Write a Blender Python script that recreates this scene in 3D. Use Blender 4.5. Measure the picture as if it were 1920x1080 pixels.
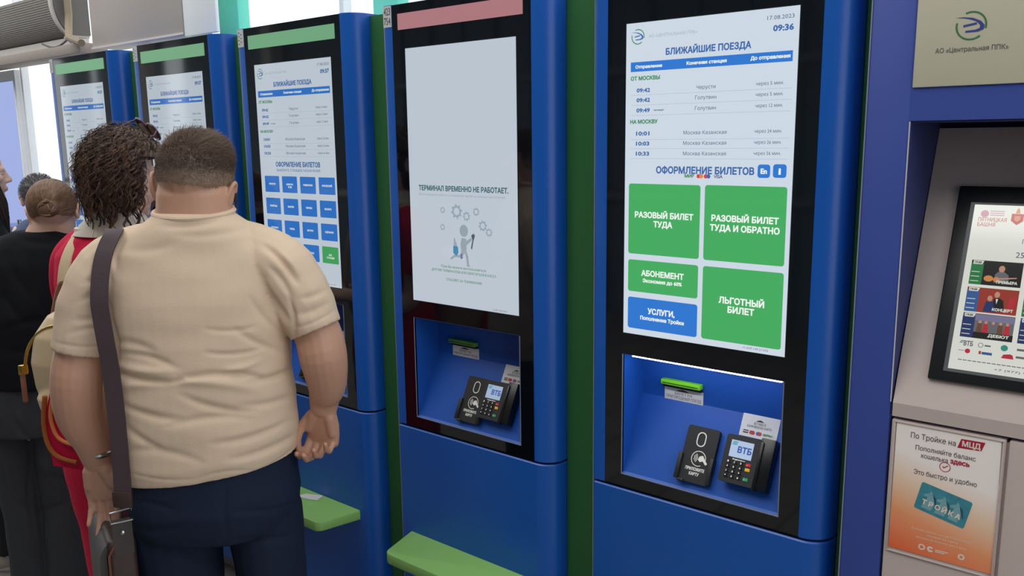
import bpy, bmesh, math, random
import numpy as np
from mathutils import Vector, Matrix, noise

for o in list(bpy.data.objects):
    bpy.data.objects.remove(o)
scene = bpy.context.scene
COL = scene.collection
random.seed(7)
rng = np.random.default_rng(11)

# ---------------------------------------------------------------- camera
CF, CYAW, CPIT, CROLL = 1577.5, 0.6854, 0.1755, -0.0129
CPOS = Vector((1.0355, -1.6857, 1.7541))
_f = Vector((-math.sin(CYAW)*math.cos(CPIT), math.cos(CYAW)*math.cos(CPIT), -math.sin(CPIT)))
_r0 = Vector((math.cos(CYAW), math.sin(CYAW), 0)); _u0 = _r0.cross(_f)
C_R = math.cos(CROLL)*_r0 + math.sin(CROLL)*_u0
C_U = -math.sin(CROLL)*_r0 + math.cos(CROLL)*_u0
C_F = _f
cam_data = bpy.data.cameras.new('camera'); cam = bpy.data.objects.new('camera', cam_data); COL.objects.link(cam)
cam_data.sensor_width = 36.0; cam_data.lens = CF/1920*36.0; cam_data.clip_start = .02; cam_data.clip_end = 500
cam.matrix_world = Matrix(((C_R.x, C_U.x, -C_F.x, CPOS.x), (C_R.y, C_U.y, -C_F.y, CPOS.y), (C_R.z, C_U.z, -C_F.z, CPOS.z), (0, 0, 0, 1)))
scene.camera = cam
def at(px, py, d):                     # photo pixel at distance d along the view axis -> point of the place
    return CPOS + d*(C_F + C_R*((px-960)/CF) + C_U*((540-py)/CF))

# ---------------------------------------------------------------- light
scene.view_settings.view_transform = 'Standard'; scene.view_settings.look = 'None'
scene.view_settings.gamma = 1.0; scene.view_settings.exposure = 0.0; scene.view_settings.use_curve_mapping = False
world = bpy.data.worlds.new('overcast_sky'); scene.world = world; world.use_nodes = True
wn = world.node_tree; bgn = wn.nodes['Background']
bgn.inputs[0].default_value = (.93, .97, 1.0, 1); bgn.inputs[1].default_value = 1.6
sun = bpy.data.lights.new('sun', 'SUN'); sun.energy = 1.0; sun.angle = math.radians(40); sun.color = (1, .95, .88)
suno = bpy.data.objects.new('sun', sun); COL.objects.link(suno)
suno.rotation_euler = Vector((.45, .75, -1.0)).to_track_quat('-Z', 'Y').to_euler()

# ---------------------------------------------------------------- materials
def lin(c):
    if isinstance(c, str): c = tuple(int(c[i:i+2], 16) for i in (0, 2, 4))
    c = [x/255 for x in c]
    return tuple(x/12.92 if x <= .04045 else ((x+.055)/1.055)**2.4 for x in c) + (1,)
_M = {}
def mat(name, col, rough=.5, metal=0, var=.06, scale=40, bump=0, spec=.5, stretch=None, coat=0):
    """procedural surface: colour varied by noise, optional noise bump"""
    if name in _M: return _M[name]
    m = bpy.data.materials.new(name); m.use_nodes = True; nt = m.node_tree; n = nt.nodes; l = nt.links
    b = n['Principled BSDF']; c = lin(col)
    b.inputs['Roughness'].default_value = rough; b.inputs['Metallic'].default_value = metal
    b.inputs['Specular IOR Level'].default_value = spec
    if coat: b.inputs['Coat Weight'].default_value = coat; b.inputs['Coat Roughness'].default_value = .05
    tc = n.new('ShaderNodeTexCoord'); tx = n.new('ShaderNodeTexNoise'); tx.inputs['Scale'].default_value = scale; tx.inputs['Detail'].default_value = 3
    src = tc.outputs['Object']
    if stretch:
        mp = n.new('ShaderNodeMapping'); mp.inputs['Scale'].default_value = stretch; l.new(src, mp.inputs[0]); src = mp.outputs[0]
    l.new(src, tx.inputs['Vector'])
    mx = n.new('ShaderNodeMix'); mx.data_type = 'RGBA'
    mx.inputs[6].default_value = tuple(max(0, x*(1-var)) for x in c[:3]) + (1,)
    mx.inputs[7].default_value = tuple(min(1, x*(1+var)) for x in c[:3]) + (1,)
    l.new(tx.outputs['Fac'], mx.inputs[0]); l.new(mx.outputs[2], b.inputs['Base Color'])
    if bump:
        bp = n.new('ShaderNodeBump'); bp.inputs['Strength'].default_value = bump; bp.inputs['Distance'].default_value = .004
        l.new(tx.outputs['Fac'], bp.inputs['Height']); l.new(bp.outputs[0], b.inputs['Normal'])
    _M[name] = m; return m
def lit(name, col, strength=1.0, rough=.06, spec=.75):
    """a lit display or lamp behind a glossy face"""
    if name in _M: return _M[name]
    m = bpy.data.materials.new(name); m.use_nodes = True; b = m.node_tree.nodes['Principled BSDF']
    b.inputs['Base Color'].default_value = (.01, .01, .012, 1); b.inputs['Roughness'].default_value = rough; b.inputs['Specular IOR Level'].default_value = spec
    b.inputs['Emission Color'].default_value = lin(col); b.inputs['Emission Strength'].default_value = strength
    _M[name] = m; return m
def thin_glass(name, tint, refl=.1):
    m = bpy.data.materials.new(name); m.use_nodes = True; nt = m.node_tree; nt.nodes.clear()
    o = nt.nodes.new('ShaderNodeOutputMaterial'); t = nt.nodes.new('ShaderNodeBsdfTransparent'); g = nt.nodes.new('ShaderNodeBsdfGlossy'); x = nt.nodes.new('ShaderNodeMixShader')
    t.inputs[0].default_value = tint; g.inputs['Roughness'].default_value = .02; x.inputs[0].default_value = refl
    nt.links.new(t.outputs[0], x.inputs[1]); nt.links.new(g.outputs[0], x.inputs[2]); nt.links.new(x.outputs[0], o.inputs[0])
    return m

# ---------------------------------------------------------------- mesh helpers
_T = {}
from mathutils.geometry import delaunay_2d_cdt
def text_mesh(s, bold):
    """letter outlines, thickened for bold, filled by winding number (strokes of one letter may overlap)"""
    k = (s, bold)
    if k in _T: return _T[k]
    cu = bpy.data.curves.new('t', 'FONT'); cu.body = s; cu.size = 1.0; cu.fill_mode = 'NONE'; cu.resolution_u = 2
    o = bpy.data.objects.new('t', cu); COL.objects.link(o)
    dg = bpy.context.evaluated_depsgraph_get(); dg.update()
    me = bpy.data.meshes.new_from_object(o.evaluated_get(dg), depsgraph=dg)
    co = [v.co.to_2d() for v in me.vertices]; nxt = {}
    for e in me.edges:
        i, j = e.vertices
        if abs(i-j) == 1: nxt[min(i, j)] = max(i, j)
        else: nxt[max(i, j)] = min(i, j)
    bpy.data.objects.remove(o); bpy.data.curves.remove(cu); bpy.data.meshes.remove(me)
    loops = []; seen = set()
    for i in range(len(co)):
        if i in seen or i not in nxt: continue
        lp = []; j = i
        while j not in seen and j in nxt: seen.add(j); lp.append(j); j = nxt[j]
        pts = []
        for q in lp:
            if not pts or (co[q]-pts[-1]).length > 1e-5: pts.append(co[q])
        if len(pts) > 2 and (pts[0]-pts[-1]).length < 1e-5: pts.pop()
        if len(pts) > 2: loops.append(pts)
    area = lambda p: sum(p[i].x*p[(i+1) % len(p)].y-p[(i+1) % len(p)].x*p[i].y for i in range(len(p)))/2
    # letters are thickened and filled one cluster of overlapping contours at a time
    bb = [[min(v.x for v in p), max(v.x for v in p)] for p in loops]; order = sorted(range(len(loops)), key=lambda i: bb[i][0]); groups = []
    for i in order:
        if groups and bb[i][0] <= groups[-1][1]+1e-4: groups[-1][0].append(i); groups[-1][1] = max(groups[-1][1], bb[i][1])
        else: groups.append([[i], bb[i][1]])
    out = [None]*len(loops)
    for g, _ in groups:
        sg = 1 if sum(area(loops[i]) for i in g) > 0 else -1; d = (.040 if bold else .005)*sg
        for gi in g:
            p = loops[gi]; n = len(p); q = []
            for i in range(n):
                a = (p[i]-p[i-1]).normalized(); b = (p[(i+1) % n]-p[i]).normalized(); na = Vector((a.y, -a.x)); nb = Vector((b.y, -b.x)); m = na+nb
                m = m/max(.6, 1+na.dot(nb)) if m.length > 1e-4 else na
                q.append(p[i]+m*d)
            out[gi] = q
    V = []; F = []
    for g, _ in groups:
        P = [v for i in g for v in out[i]]; E = []; b0 = 0
        for i in g: n = len(out[i]); E += [(b0+q, b0+(q+1) % n) for q in range(n)]; b0 += n
        r = delaunay_2d_cdt(P, E, [], 0, 1e-6); vs, fs = r[0], r[2]; b0 = len(V); V += [(v.x, v.y, 0) for v in vs]
        ea = np.array([[P[i].x, P[i].y, P[j].x, P[j].y] for i, j in E])
        for f in fs:
            cx = sum(vs[i].x for i in f)/3; cy = sum(vs[i].y for i in f)/3
            up = (ea[:, 1] <= cy) & (ea[:, 3] > cy); dn = (ea[:, 3] <= cy) & (ea[:, 1] > cy)
            cr_ = (ea[:, 2]-ea[:, 0])*(cy-ea[:, 1])-(cx-ea[:, 0])*(ea[:, 3]-ea[:, 1])
            if int((up & (cr_ > 0)).sum())-int((dn & (cr_ < 0)).sum()) != 0:
                f = tuple(f); p0, p1, p2 = (vs[i] for i in f)
                if (p1.x-p0.x)*(p2.y-p0.y)-(p2.x-p0.x)*(p1.y-p0.y) < 0: f = f[::-1]
                F.append(tuple(b0+i for i in f))
    _T[k] = (V, F); return _T[k]
CAPH = max(v[1] for v in text_mesh('H', False)[0])
I4 = Matrix.Identity(4)
FRONT = Matrix(((1, 0, 0, 0), (0, 0, -1, 0), (0, 1, 0, 0), (0, 0, 0, 1)))      # page x,y,out -> x, z, -y
class MB:
    def __init__(s, T=None): s.v = []; s.f = []; s.mi = []; s.mats = []; s.T = T or I4
    def m(s, mt):
        if mt not in s.mats: s.mats.append(mt)
        return s.mats.index(mt)
    def add(s, vs, fs, mt, T=None):
        T = s.T @ T if T else s.T; b = len(s.v); i = s.m(mt)
        s.v += [tuple(T @ Vector(v)) for v in vs]
        s.f += [tuple(b+k for k in f) for f in fs]; s.mi += [i]*len(fs)
        return s
    def box(s, x0, x1, y0, y1, z0, z1, mt, T=None):
        vs = [(x, y, z) for x in (x0, x1) for y in (y0, y1) for z in (z0, z1)]
        return s.add(vs, [(0, 1, 3, 2), (4, 6, 7, 5), (0, 4, 5, 1), (2, 3, 7, 6), (0, 2, 6, 4), (1, 5, 7, 3)], mt, T)
    def bbox(s, x0, x1, y0, y1, z0, z1, mt, bev=.004, seg=2, T=None):
        bm = bmesh.new(); bmesh.ops.create_cube(bm, size=1)
        for v in bm.verts: v.co = Vector(((x0+x1)/2+v.co.x*(x1-x0), (y0+y1)/2+v.co.y*(y1-y0), (z0+z1)/2+v.co.z*(z1-z0)))
        bmesh.ops.bevel(bm, geom=bm.edges[:], offset=bev, segments=seg, affect='EDGES', profile=.5)
        bm.verts.index_update()
        s.add([v.co[:] for v in bm.verts], [[v.index for v in f.verts] for f in bm.faces], mt, T); bm.free(); return s
    def prism(s, pts, h0, h1, mt, T=None):
        """outline in x,y (ccw) extruded along z"""
        n = len(pts); vs = [(x, y, h0) for x, y in pts] + [(x, y, h1) for x, y in pts]
        fs = [tuple(range(n-1, -1, -1)), tuple(range(n, 2*n))] + [(i, (i+1) % n, n+(i+1) % n, n+i) for i in range(n)]
        return s.add(vs, fs, mt, T)
    def poly(s, pts, h, mt, T=None): return s.add([(x, y, h) for x, y in pts], [tuple(range(len(pts)))], mt, T)
    def rect(s, x0, x1, y0, y1, h, mt, T=None): return s.poly([(x0, y0), (x1, y0), (x1, y1), (x0, y1)], h, mt, T)
    def text(s, st, x0, x1, yb, cap, h, mt, bold=False, T=None):
        vs, fs = text_mesh(st, bold)
        if not vs: return s
        a = min(v[0] for v in vs); b = max(v[0] for v in vs); k = (x1-x0)/(b-a); ky = cap/CAPH
        return s.add([(x0+(v[0]-a)*k, yb+v[1]*ky, h) for v in vs], fs, mt, T)
    def ctext(s, st, xc, yb, cap, h, mt, bold=False, T=None, sq=1.0):
        vs, fs = text_mesh(st, bold); w = (max(v[0] for v in vs)-min(v[0] for v in vs))*cap/CAPH*sq
        return s.text(st, xc-w/2, xc+w/2, yb, cap, h, mt, bold, T)
    def tube(s, pts, r, mt, n=10, closed=False, T=None):
        vs, fs = tube_data([Vector(p) for p in pts], r, n, closed); return s.add(vs, fs, mt, T)
    def build(s, name, parent=None, smooth=30, world=None):
        me = bpy.data.meshes.new(name); me.from_pydata(s.v, [], s.f)
        for mt in s.mats: me.materials.append(mt)
        me.polygons.foreach_set('material_index', s.mi)
        if smooth:
            me.polygons.foreach_set('use_smooth', [True]*len(s.f)); me.set_sharp_from_angle(angle=math.radians(smooth))
        me.update()
        o = bpy.data.objects.new(name, me); COL.objects.link(o)
        if parent: o.parent = parent
        return o
def tube_data(P, r, n=10, closed=False):
    K = len(P); R = r if isinstance(r, (list, tuple)) else [r]*K
    vs = []; fs = []; ref = None
    for i in range(K):
        if closed: t = P[(i+1) % K]-P[i-1]
        else: t = P[min(i+1, K-1)]-P[max(i-1, 0)]
        t.normalize()
        if ref is None: ref = t.orthogonal().normalized()
        ref = (ref - t*ref.dot(t)); ref.normalize(); b = t.cross(ref)
        for j in range(n):
            a = 2*math.pi*j/n; vs.append(tuple(P[i]+(ref*math.cos(a)+b*math.sin(a))*R[i]))
    for i in range(K if closed else K-1):
        a = i*n; c = ((i+1) % K)*n
        for j in range(n): fs.append((a+j, a+(j+1) % n, c+(j+1) % n, c+j))
    if not closed: fs += [tuple(range(n-1, -1, -1)), tuple(range((K-1)*n, K*n))]
    return vs, fs
def rrect(x0, x1, y0, y1, r, n=5):
    p = []
    for cx, cy, a0 in ((x1-r, y0+r, -90), (x1-r, y1-r, 0), (x0+r, y1-r, 90), (x0+r, y0+r, 180)):
        for i in range(n+1):
            a = math.radians(a0+90*i/n); p.append((cx+r*math.cos(a), cy+r*math.sin(a)))
    return p
def ringp(cx, cy, r0, r1, a0, a1, n=24):
    return [(cx+r1*math.cos(math.radians(a0+(a1-a0)*i/n)), cy+r1*math.sin(math.radians(a0+(a1-a0)*i/n))) for i in range(n+1)] + \
           [(cx+r0*math.cos(math.radians(a1-(a1-a0)*i/n)), cy+r0*math.sin(math.radians(a1-(a1-a0)*i/n))) for i in range(n+1)]
def disc(cx, cy, r, n=20, ry=None): return [(cx+r*math.cos(2*math.pi*i/n), cy+(ry or r)*math.sin(2*math.pi*i/n)) for i in range(n)]
def empty(name, loc=(0, 0, 0)):
    o = bpy.data.objects.new(name, None); o.location = loc; o.empty_display_size = .05; COL.objects.link(o); return o
def tag(o, label=None, cat=None, group=None, kind=None):
    if label: o['label'] = label
    if cat: o['category'] = cat
    if group: o['group'] = group
    if kind: o['kind'] = kind
    return o
def struct(o): o['kind'] = 'structure'; return o

# ---------------------------------------------------------------- the setting
def floor_mat():
    m = mat('platform_tiles', 'a29a92', .55, var=.12, scale=9); nt = m.node_tree; n = nt.nodes; l = nt.links
    br = n.new('ShaderNodeTexBrick'); br.inputs['Scale'].default_value = 1.0; br.offset = 0
    br.inputs['Brick Width'].default_value = .3; br.inputs['Row Height'].default_value = .3; br.inputs['Mortar Size'].default_value = .006
    br.inputs['Color1'].default_value = lin('8f8780'); br.inputs['Color2'].default_value = lin('837b75'); br.inputs['Mortar'].default_value = lin('4c4642')
    tc = n.new('ShaderNodeTexCoord'); l.new(tc.outputs['Object'], br.inputs['Vector']); l.new(br.outputs['Color'], n['Principled BSDF'].inputs['Base Color'])
    return m
struct(MB().box(-20, 6, -8, 3, -.12, 0, floor_mat()).build('floor', smooth=0))
white_frame = mat('white_frame_paint', 'f2f4f5', .4, var=.03)
teal = mat('teal_paint', '6fe0c4', .45, var=.04)
pane = thin_glass('clear_pane', (.98, .99, 1, 1), .06)
WY = .45
w = MB()
w.box(-4.522, 1.9, WY, WY+.1, 0, .6, white_frame)
w.box(-4.522, 1.9, WY, WY+.1, 3.3, 3.6, white_frame)
MX = [-4.51, -3.05, -2.3, -1.55, -.93, -.31, .31, .93, 1.88]
for x in MX: w.box(x-.012, x+.012, WY+.03, WY+.07, .6, 3.3, white_frame)
struct(w.build('wall_back', smooth=0))
for i in range(8): struct(MB().box(MX[i]+.013, MX[i+1]-.013, WY+.045, WY+.051, .602, 3.298, pane).build('window_%d' % (i+1), smooth=0))
for i, (x0, x1) in enumerate(((-2.235, -2.09), (-1.275, -1.15))):
    struct(MB().bbox(x0, x1, WY-.06, WY-.003, 0, 3.5, teal, .006).build('trim_%d' % (i+1)))
# door at the far left: white frame with a bluish pane
bluepane = thin_glass('blue_door_glass', (.38, .44, .66, 1), .16)
dr = MB(); dx0, dx1 = -5.55, -4.53
for a, b in ((dx0, dx0+.06), (dx1-.035, dx1)): dr.bbox(a, b, WY, WY+.04, 0, 2.2, white_frame, .006)
dr.bbox(dx0+.061, dx1-.036, WY, WY+.04, 2.14, 2.2, white_frame, .006); dr.bbox(dx0+.061, dx1-.036, WY, WY+.04, .0, .1, white_frame, .006)
d_o = struct(dr.build('door_1'))
struct(MB().box(dx0+.06, dx1-.035, WY+.015, WY+.023, .1, 2.14, bluepane).build('door_pane', d_o, 0))
hb = MB(); hb.tube([(dx1-.09, WY-.03, .9), (dx1-.09, WY-.03, 1.3)], .012, mat('steel', 'b4b6b8', .3, 1)); hb.build('door_handle', d_o)
# opposite side of the platform, seen only as a reflection in the black glass
dark_wall = mat('dark_cladding', '5c6b74', .55, var=.25, scale=3, stretch=(6, 6, .4))
dw = MB()
dw.box(-6.6, 6, -5.6, -5.5, 0, 3.7, dark_wall)
for i in range(26): dw.box(-6.5+i*.48, -6.5+i*.48+.05, -5.5, -5.46, 0, 3.7, dark_wall)
struct(dw.build('wall_front', smooth=0))
rail = mat('grey_rail', '70757a', .5)
dw = MB()
for z in (1.15, 2.35): dw.box(-6.6, 6, -5.455, -5.41, z, z+.07, rail)
struct(dw.build('trim_3', smooth=0))
pale = mat('pale_cladding', 'b9b4b0', .6, var=.1, scale=2)
dw = MB()
for a_, c_ in ((-19.5, -16.3), (-15.5, -14.6), (-14.2, -12.05), (-11.35, -10.3), (-10.1, -6.61)): dw.box(a_, c_, -5.6, -5.5, 0, 3.7, dark_wall)  # unseen wall; gaps added so sky reflects as bright bands in the glass
dw.box(-12.6, -12.1, -5.499, -5.3, 0, 3.7, pale); dw.box(-9.0, -8.8, -5.499, -5.3, 0, 3.7, pale); dw.box(-19.5, -6.61, -5.499, -5.44, 1.05, 1.13, pale)
struct(dw.build('wall_left', smooth=0))
canopy = mat('canopy_sheet', '6a6a6c', .7, var=.1, scale=2)
dw = MB(); dw.box(-20, 6, -8, -2.6, 3.7, 3.8, canopy)
for i in range(9): dw.box(-12.5+i*2.2, -12.3+i*2.2, -7.9, -2.62, 3.55, 3.699, pale)
struct(dw.build('ceiling', smooth=0))
# things above the row: beige duct, white cabinet, air curtain, trunking
beige = mat('beige_enamel', 'b9aea4', .5, var=.05, scale=3)
o = empty('ventilation_duct', (-2.785, .3, 2.24))
b = MB(); b.bbox(-.40, .42, -.0, .14, -.03, .75, beige, .004); b.build('duct_body', o)
b = MB(); b.box(-.405, .425, -.004, .0, -.034, -.026, mat('duct_edge', 'd8cfc6', .4)); b.build('duct_flange', o, 0)
tag(o, 'large beige sheet-metal box above the second terminal from the left', 'duct')
b = MB(); b.bbox(-2.36, -2.115, .303, .32, 2.195, 3.0, mat('white_enamel', 'f6f6f2', .4, var=.02), .005)
tag(b.build('wall_cabinet'), 'plain white box between the beige box and the teal pillar', 'cabinet')
o = empty('air_curtain', (-4.0, .3, 2.45))
ac = mat('air_curtain_grey', '8d857c', .45, var=.05); acl = mat('air_curtain_rim', 'd6cec7', .4); acd = mat('air_curtain_end', '6b6764', .6)
def qprof(e=0):
    """section in y,z: upright face curving back to the wall underneath"""
    p = [(.145, -.15-e), (.145, .05+e), (-.03-e, .05+e)] + [(.07-(.1+e)*math.cos(math.radians(i*7.5)), .015-(.165+e)*math.sin(math.radians(i*7.5))) for i in range(13)]
    return p[::-1]
YZ = Matrix(((0, 0, 1, 0), (1, 0, 0, 0), (0, 1, 0, 0), (0, 0, 0, 1)))
b = MB(); b.prism(qprof(), -1.6, .46, ac, YZ)
for i in range(24):
    a_ = math.radians(-8+i*4); y_, z_ = .07-.1*math.cos(max(0, a_)), .015-.165*math.sin(max(0, a_))+(.165*.14*(-min(0, a_)/.14))
    b.box(-1.6, .45, y_-.0025, y_+.001, z_-.0022, z_+.0022, ac)
b.build('grille_housing', o)
b = MB(); b.prism(qprof(.006), .462, .487, acl, YZ); b.build('end_flange', o)
b = MB(); b.prism(qprof(-.006), .488, .50, acd, YZ); b.build('end_plate', o)
b = MB(); b.box(-1.6, .487, .045, .14, -.19, -.158, acl); b.build('outlet_rail', o, 0)
tag(o, 'grey ribbed air curtain mounted above the far left doorway', 'air curtain')
b = MB(); b.bbox(-5.5, -3.32, .3, .44, 2.20, 2.25, mat('trunk_beige', 'a89c92', .6, var=.1), .004)
tag(b.build('cable_trunking'), 'beige cable trunking running below the air curtain', 'cable trunking')
b = MB(); b.tube([(-3.47, .33, 3.0), (-3.47, .33, 2.40), (-3.44, .31, 2.33), (-3.36, .27, 2.272), (-3.22, .265, 2.235)], .018, mat('conduit_tan', '8f8068', .6))
tag(b.build('conduit_pipe'), 'tan conduit pipe bending down past the air curtain end', 'pipe')
b = MB(); b.tube([(-3.75+i*.03, .305, 2.275-.028*math.sin(i/10*math.pi)) for i in range(11)], .005, mat('cable_grey', '6e6468', .6)); b.tube([(-3.42-i*.012, .304, 2.255+.006*i) for i in range(6)], .005, mat('cable_pale', 'c4b8b8', .6))
tag(b.build('loose_cable'), 'thin loose cable sagging under the air curtain', 'cable')

# ---------------------------------------------------------------- ticket terminals
blue = mat('blue_enamel', '1456ae', .32, var=.03, scale=2)
blue_in = mat('blue_niche_enamel', '1450aa', .45, var=.02, scale=2)
green = mat('green_enamel', '2d6835', .4, var=.03, scale=2)
shelf_g = mat('green_shelf', '8cbe68', .35, var=.03, scale=3)
black_gl = mat('black_glass', '0b0e13', .045, var=.02, spec=.85)
gap_m = mat('dark_gap', '070a14', .7)
edge_m = mat('pale_edge', '98a2b4', .3, .3)
plinth_m = mat('plinth_grey', '8d8680', .6)
blk = mat('black_plastic', '1a1b1e', .5, var=.1, bump=.05, scale=300)
blk2 = mat('black_plastic_shiny', '0e0f12', .3)
paper = mat('white_paper', 'd8d6d4', .6, var=.02)
ink = mat('dark_ink', '3c4048', .7)
W_, ZT, ZB = .394, 2.0039, 1.2959
def arcpts(cx, cy, r, a0, a1, n): return [(cx+r*math.cos(math.radians(a0+(a1-a0)*i/n)), cy+r*math.sin(math.radians(a0+(a1-a0)*i/n))) for i in range(n+1)]
def outline(groove):
    p = arcpts(-.079, .008, .008, 180, 270, 4)
    if groove: p += [(-.0505, 0), (-.0505, .13), (.4405, .13), (.4405, 0)]
    p += arcpts(.445, .055, .055, -90, 0, 12)
    return p + [(.50, .38), (-.087, .38)]
_shared = {}
def shared(key, fn, name, parent):
    """first time builds the mesh, later copies the object with the same mesh"""
    if key not in _shared:
        o = fn(); _shared[key] = o
        return o
    o = _shared[key].copy(); COL.objects.link(o); o.name = name; o.parent = parent; o.matrix_parent_inverse = Matrix.Identity(4); return o
def logo(b, cx, cy, r, h, g, bl, T=None):
    """ring in two arcs with the swept letter inside"""
    b.poly(ringp(cx, cy, r*.88, r, -15, 115), h, g, T); b.poly(ringp(cx, cy, r*.88, r, 165, 310), h, g, T)
    top = [(-1.05, .62), (-.5, .62), (.1, .52), (.6, .28), (.85, -.02), (.8, -.3), (.45, -.44), (-.35, -.46), (-.35, -.33), (.3, -.3), (.55, -.2), (.58, 0), (.3, .28), (-.1, .44), (-.5, .55)]
    b.poly([(cx+x*r, cy+y*r) for x, y in top], h+.0001, bl, T)
    b.poly([(cx+x*r, cy+y*r) for x, y in ((-.5, -.08), (.35, .06), (.35, .2), (-.5, .07))], h+.0001, bl, T)
PAGE = FRONT.copy(); PAGE[2][3] = ZT; PAGE[1][3] = -.0012
H1, H2, H3 = .0002, .0005, .0008
def disp(prefix, f):
    """display colours, green and blue paled for reflected haze; f is its brightness"""
    def c(n, col, s=1.0): return lit('%s_%s' % (prefix, n), col, f*s)
    return dict(white=c('white', 'd6e2ee'), blue=c('blue', '2f7cd8'), dblue=c('deep_blue', '3f6cae'), grey=c('grey', '5f7088'), lgrey=c('pale_grey', 'a9bac9'),
                green=c('green', '48b263'), gtext=c('text_green', '2a8a52'), btxt=c('button_text', 'f4fcf6', 1.05), red=c('red', 'e0404a'), orange=c('orange', 'e89040'), teal=c('teal', '3b93c0'), fig=c('figure', 'a8b8c4'), dark=c('dark', '5a6a78'), violet=c('violet', '7a80b8'), dgreen=c('heading_teal', '46727a'))
def timetable(o, scr, D, time, kind):
    b = MB(PAGE)
    logo(b, .030, -.030, .0165, H2, D['gtext'], D['dblue'])
    b.text('АО «ЦЕНТРАЛЬНАЯ ППК»', .0574, .1743, -.0338, .0062, H2, D['lgrey'])
    b.build('operator_logo', scr, 0); b = MB(PAGE)
    b.text('17.08.2023', .3279, .3833, -.0222, .0075, H2, D['grey'])
    b.text(time, .3407, .3832, -.0448, .0110, H2, D['dblue'], True); b.build('screen_clock', scr, 0); b = MB(PAGE)
    b.text('БЛИЖАЙШИЕ ПОЕЗДА', .1002, .2963, -.0735, .0125, H2, D['dblue'], True)
    b.build('screen_heading', scr, 0)
    b = MB(PAGE)
    b.rect(.0124, .3832, -.1055, -.0845, H2, D['blue'])
    b.text('Отправление', .0246, .0922, -.0984, .0062, H3, D['btxt'], True); b.text('Конечная станция', .1512, .2435, -.0982, .0064, H3, D['btxt'], True); b.text('До отправления', .2956, .3787, -.0978, .0066, H3, D['btxt'], True)
    b.build('timetable_header_bar', scr, 0)
    b = MB(PAGE)
    b.text('ОТ МОСКВЫ', .0127, .0869, -.1242, .0078, H2, D['gtext'], True); b.text('НА МОСКВУ', .0127, .0833, -.2196, .0078, H2, D['gtext'], True)
    for t, v, dest, left in (('09:42', .1465, 'Черусти', 'через 5 мин.'), ('09:42', .1680, 'Голутвин', 'через 5 мин.'), ('09:49', .1905, 'Голутвин', 'через 12 мин.'), ('10:01', .2417, 'Москва Казанская', 'через 24 мин.'), ('10:03', .2641, 'Москва Казанская', 'через 26 мин.'), ('10:33', .2866, 'Москва Казанская', 'через 56 мин.')):
        b.text(t, .0282, .0630, -v-.0042, .0082, H2, D['dblue'], True)
        hw = {'Черусти': .0223, 'Голутвин': .0245}.get(dest, .0505); b.text(dest, .1978-hw, .1978+hw, -v-.0035, .0075, H2, D['grey'])
        b.text(left, .3095, .3675, -v-.0025, .0068, H2, D['grey'])
    b.text('четверг', .072, .099, -.1925, .003, H2, D['grey'], True)
    for v in (.157, .179, .2016, .2555, .2755, .2977): b.rect(.0145, .3833, -v-.0003, -v+.0003, H2, D['lgrey'])
    b.build('timetable', scr, 0)
    b = MB(PAGE); b.text('ОФОРМЛЕНИЕ БИЛЕТОВ', .0812 if kind == 'tickets' else .0864, .3125 if kind == 'tickets' else .3177, -.3298, .0138, H2, D['dblue'], True)
    if kind != 'tickets': b.text('ВЫБЕРИТЕ СТАНЦИЮ НАЗНАЧЕНИЯ', .0905, .3160, -.3455, .0075, H2, D['dblue'])
    b.build('screen_subheading', scr, 0)
def button(scr, D, x0, x1, v0, v1, col, lines, name='touch_button', r=.006):
    b = MB(PAGE); b.poly(rrect(x0, x1, -v1, -v0, r), H2, col)
    for st, cx, vb, cap, sq, bold in lines: b.ctext(st, cx, -vb, cap, H3, D['btxt'], bold, None, sq)
    return b.build(name, scr, 0)
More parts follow.
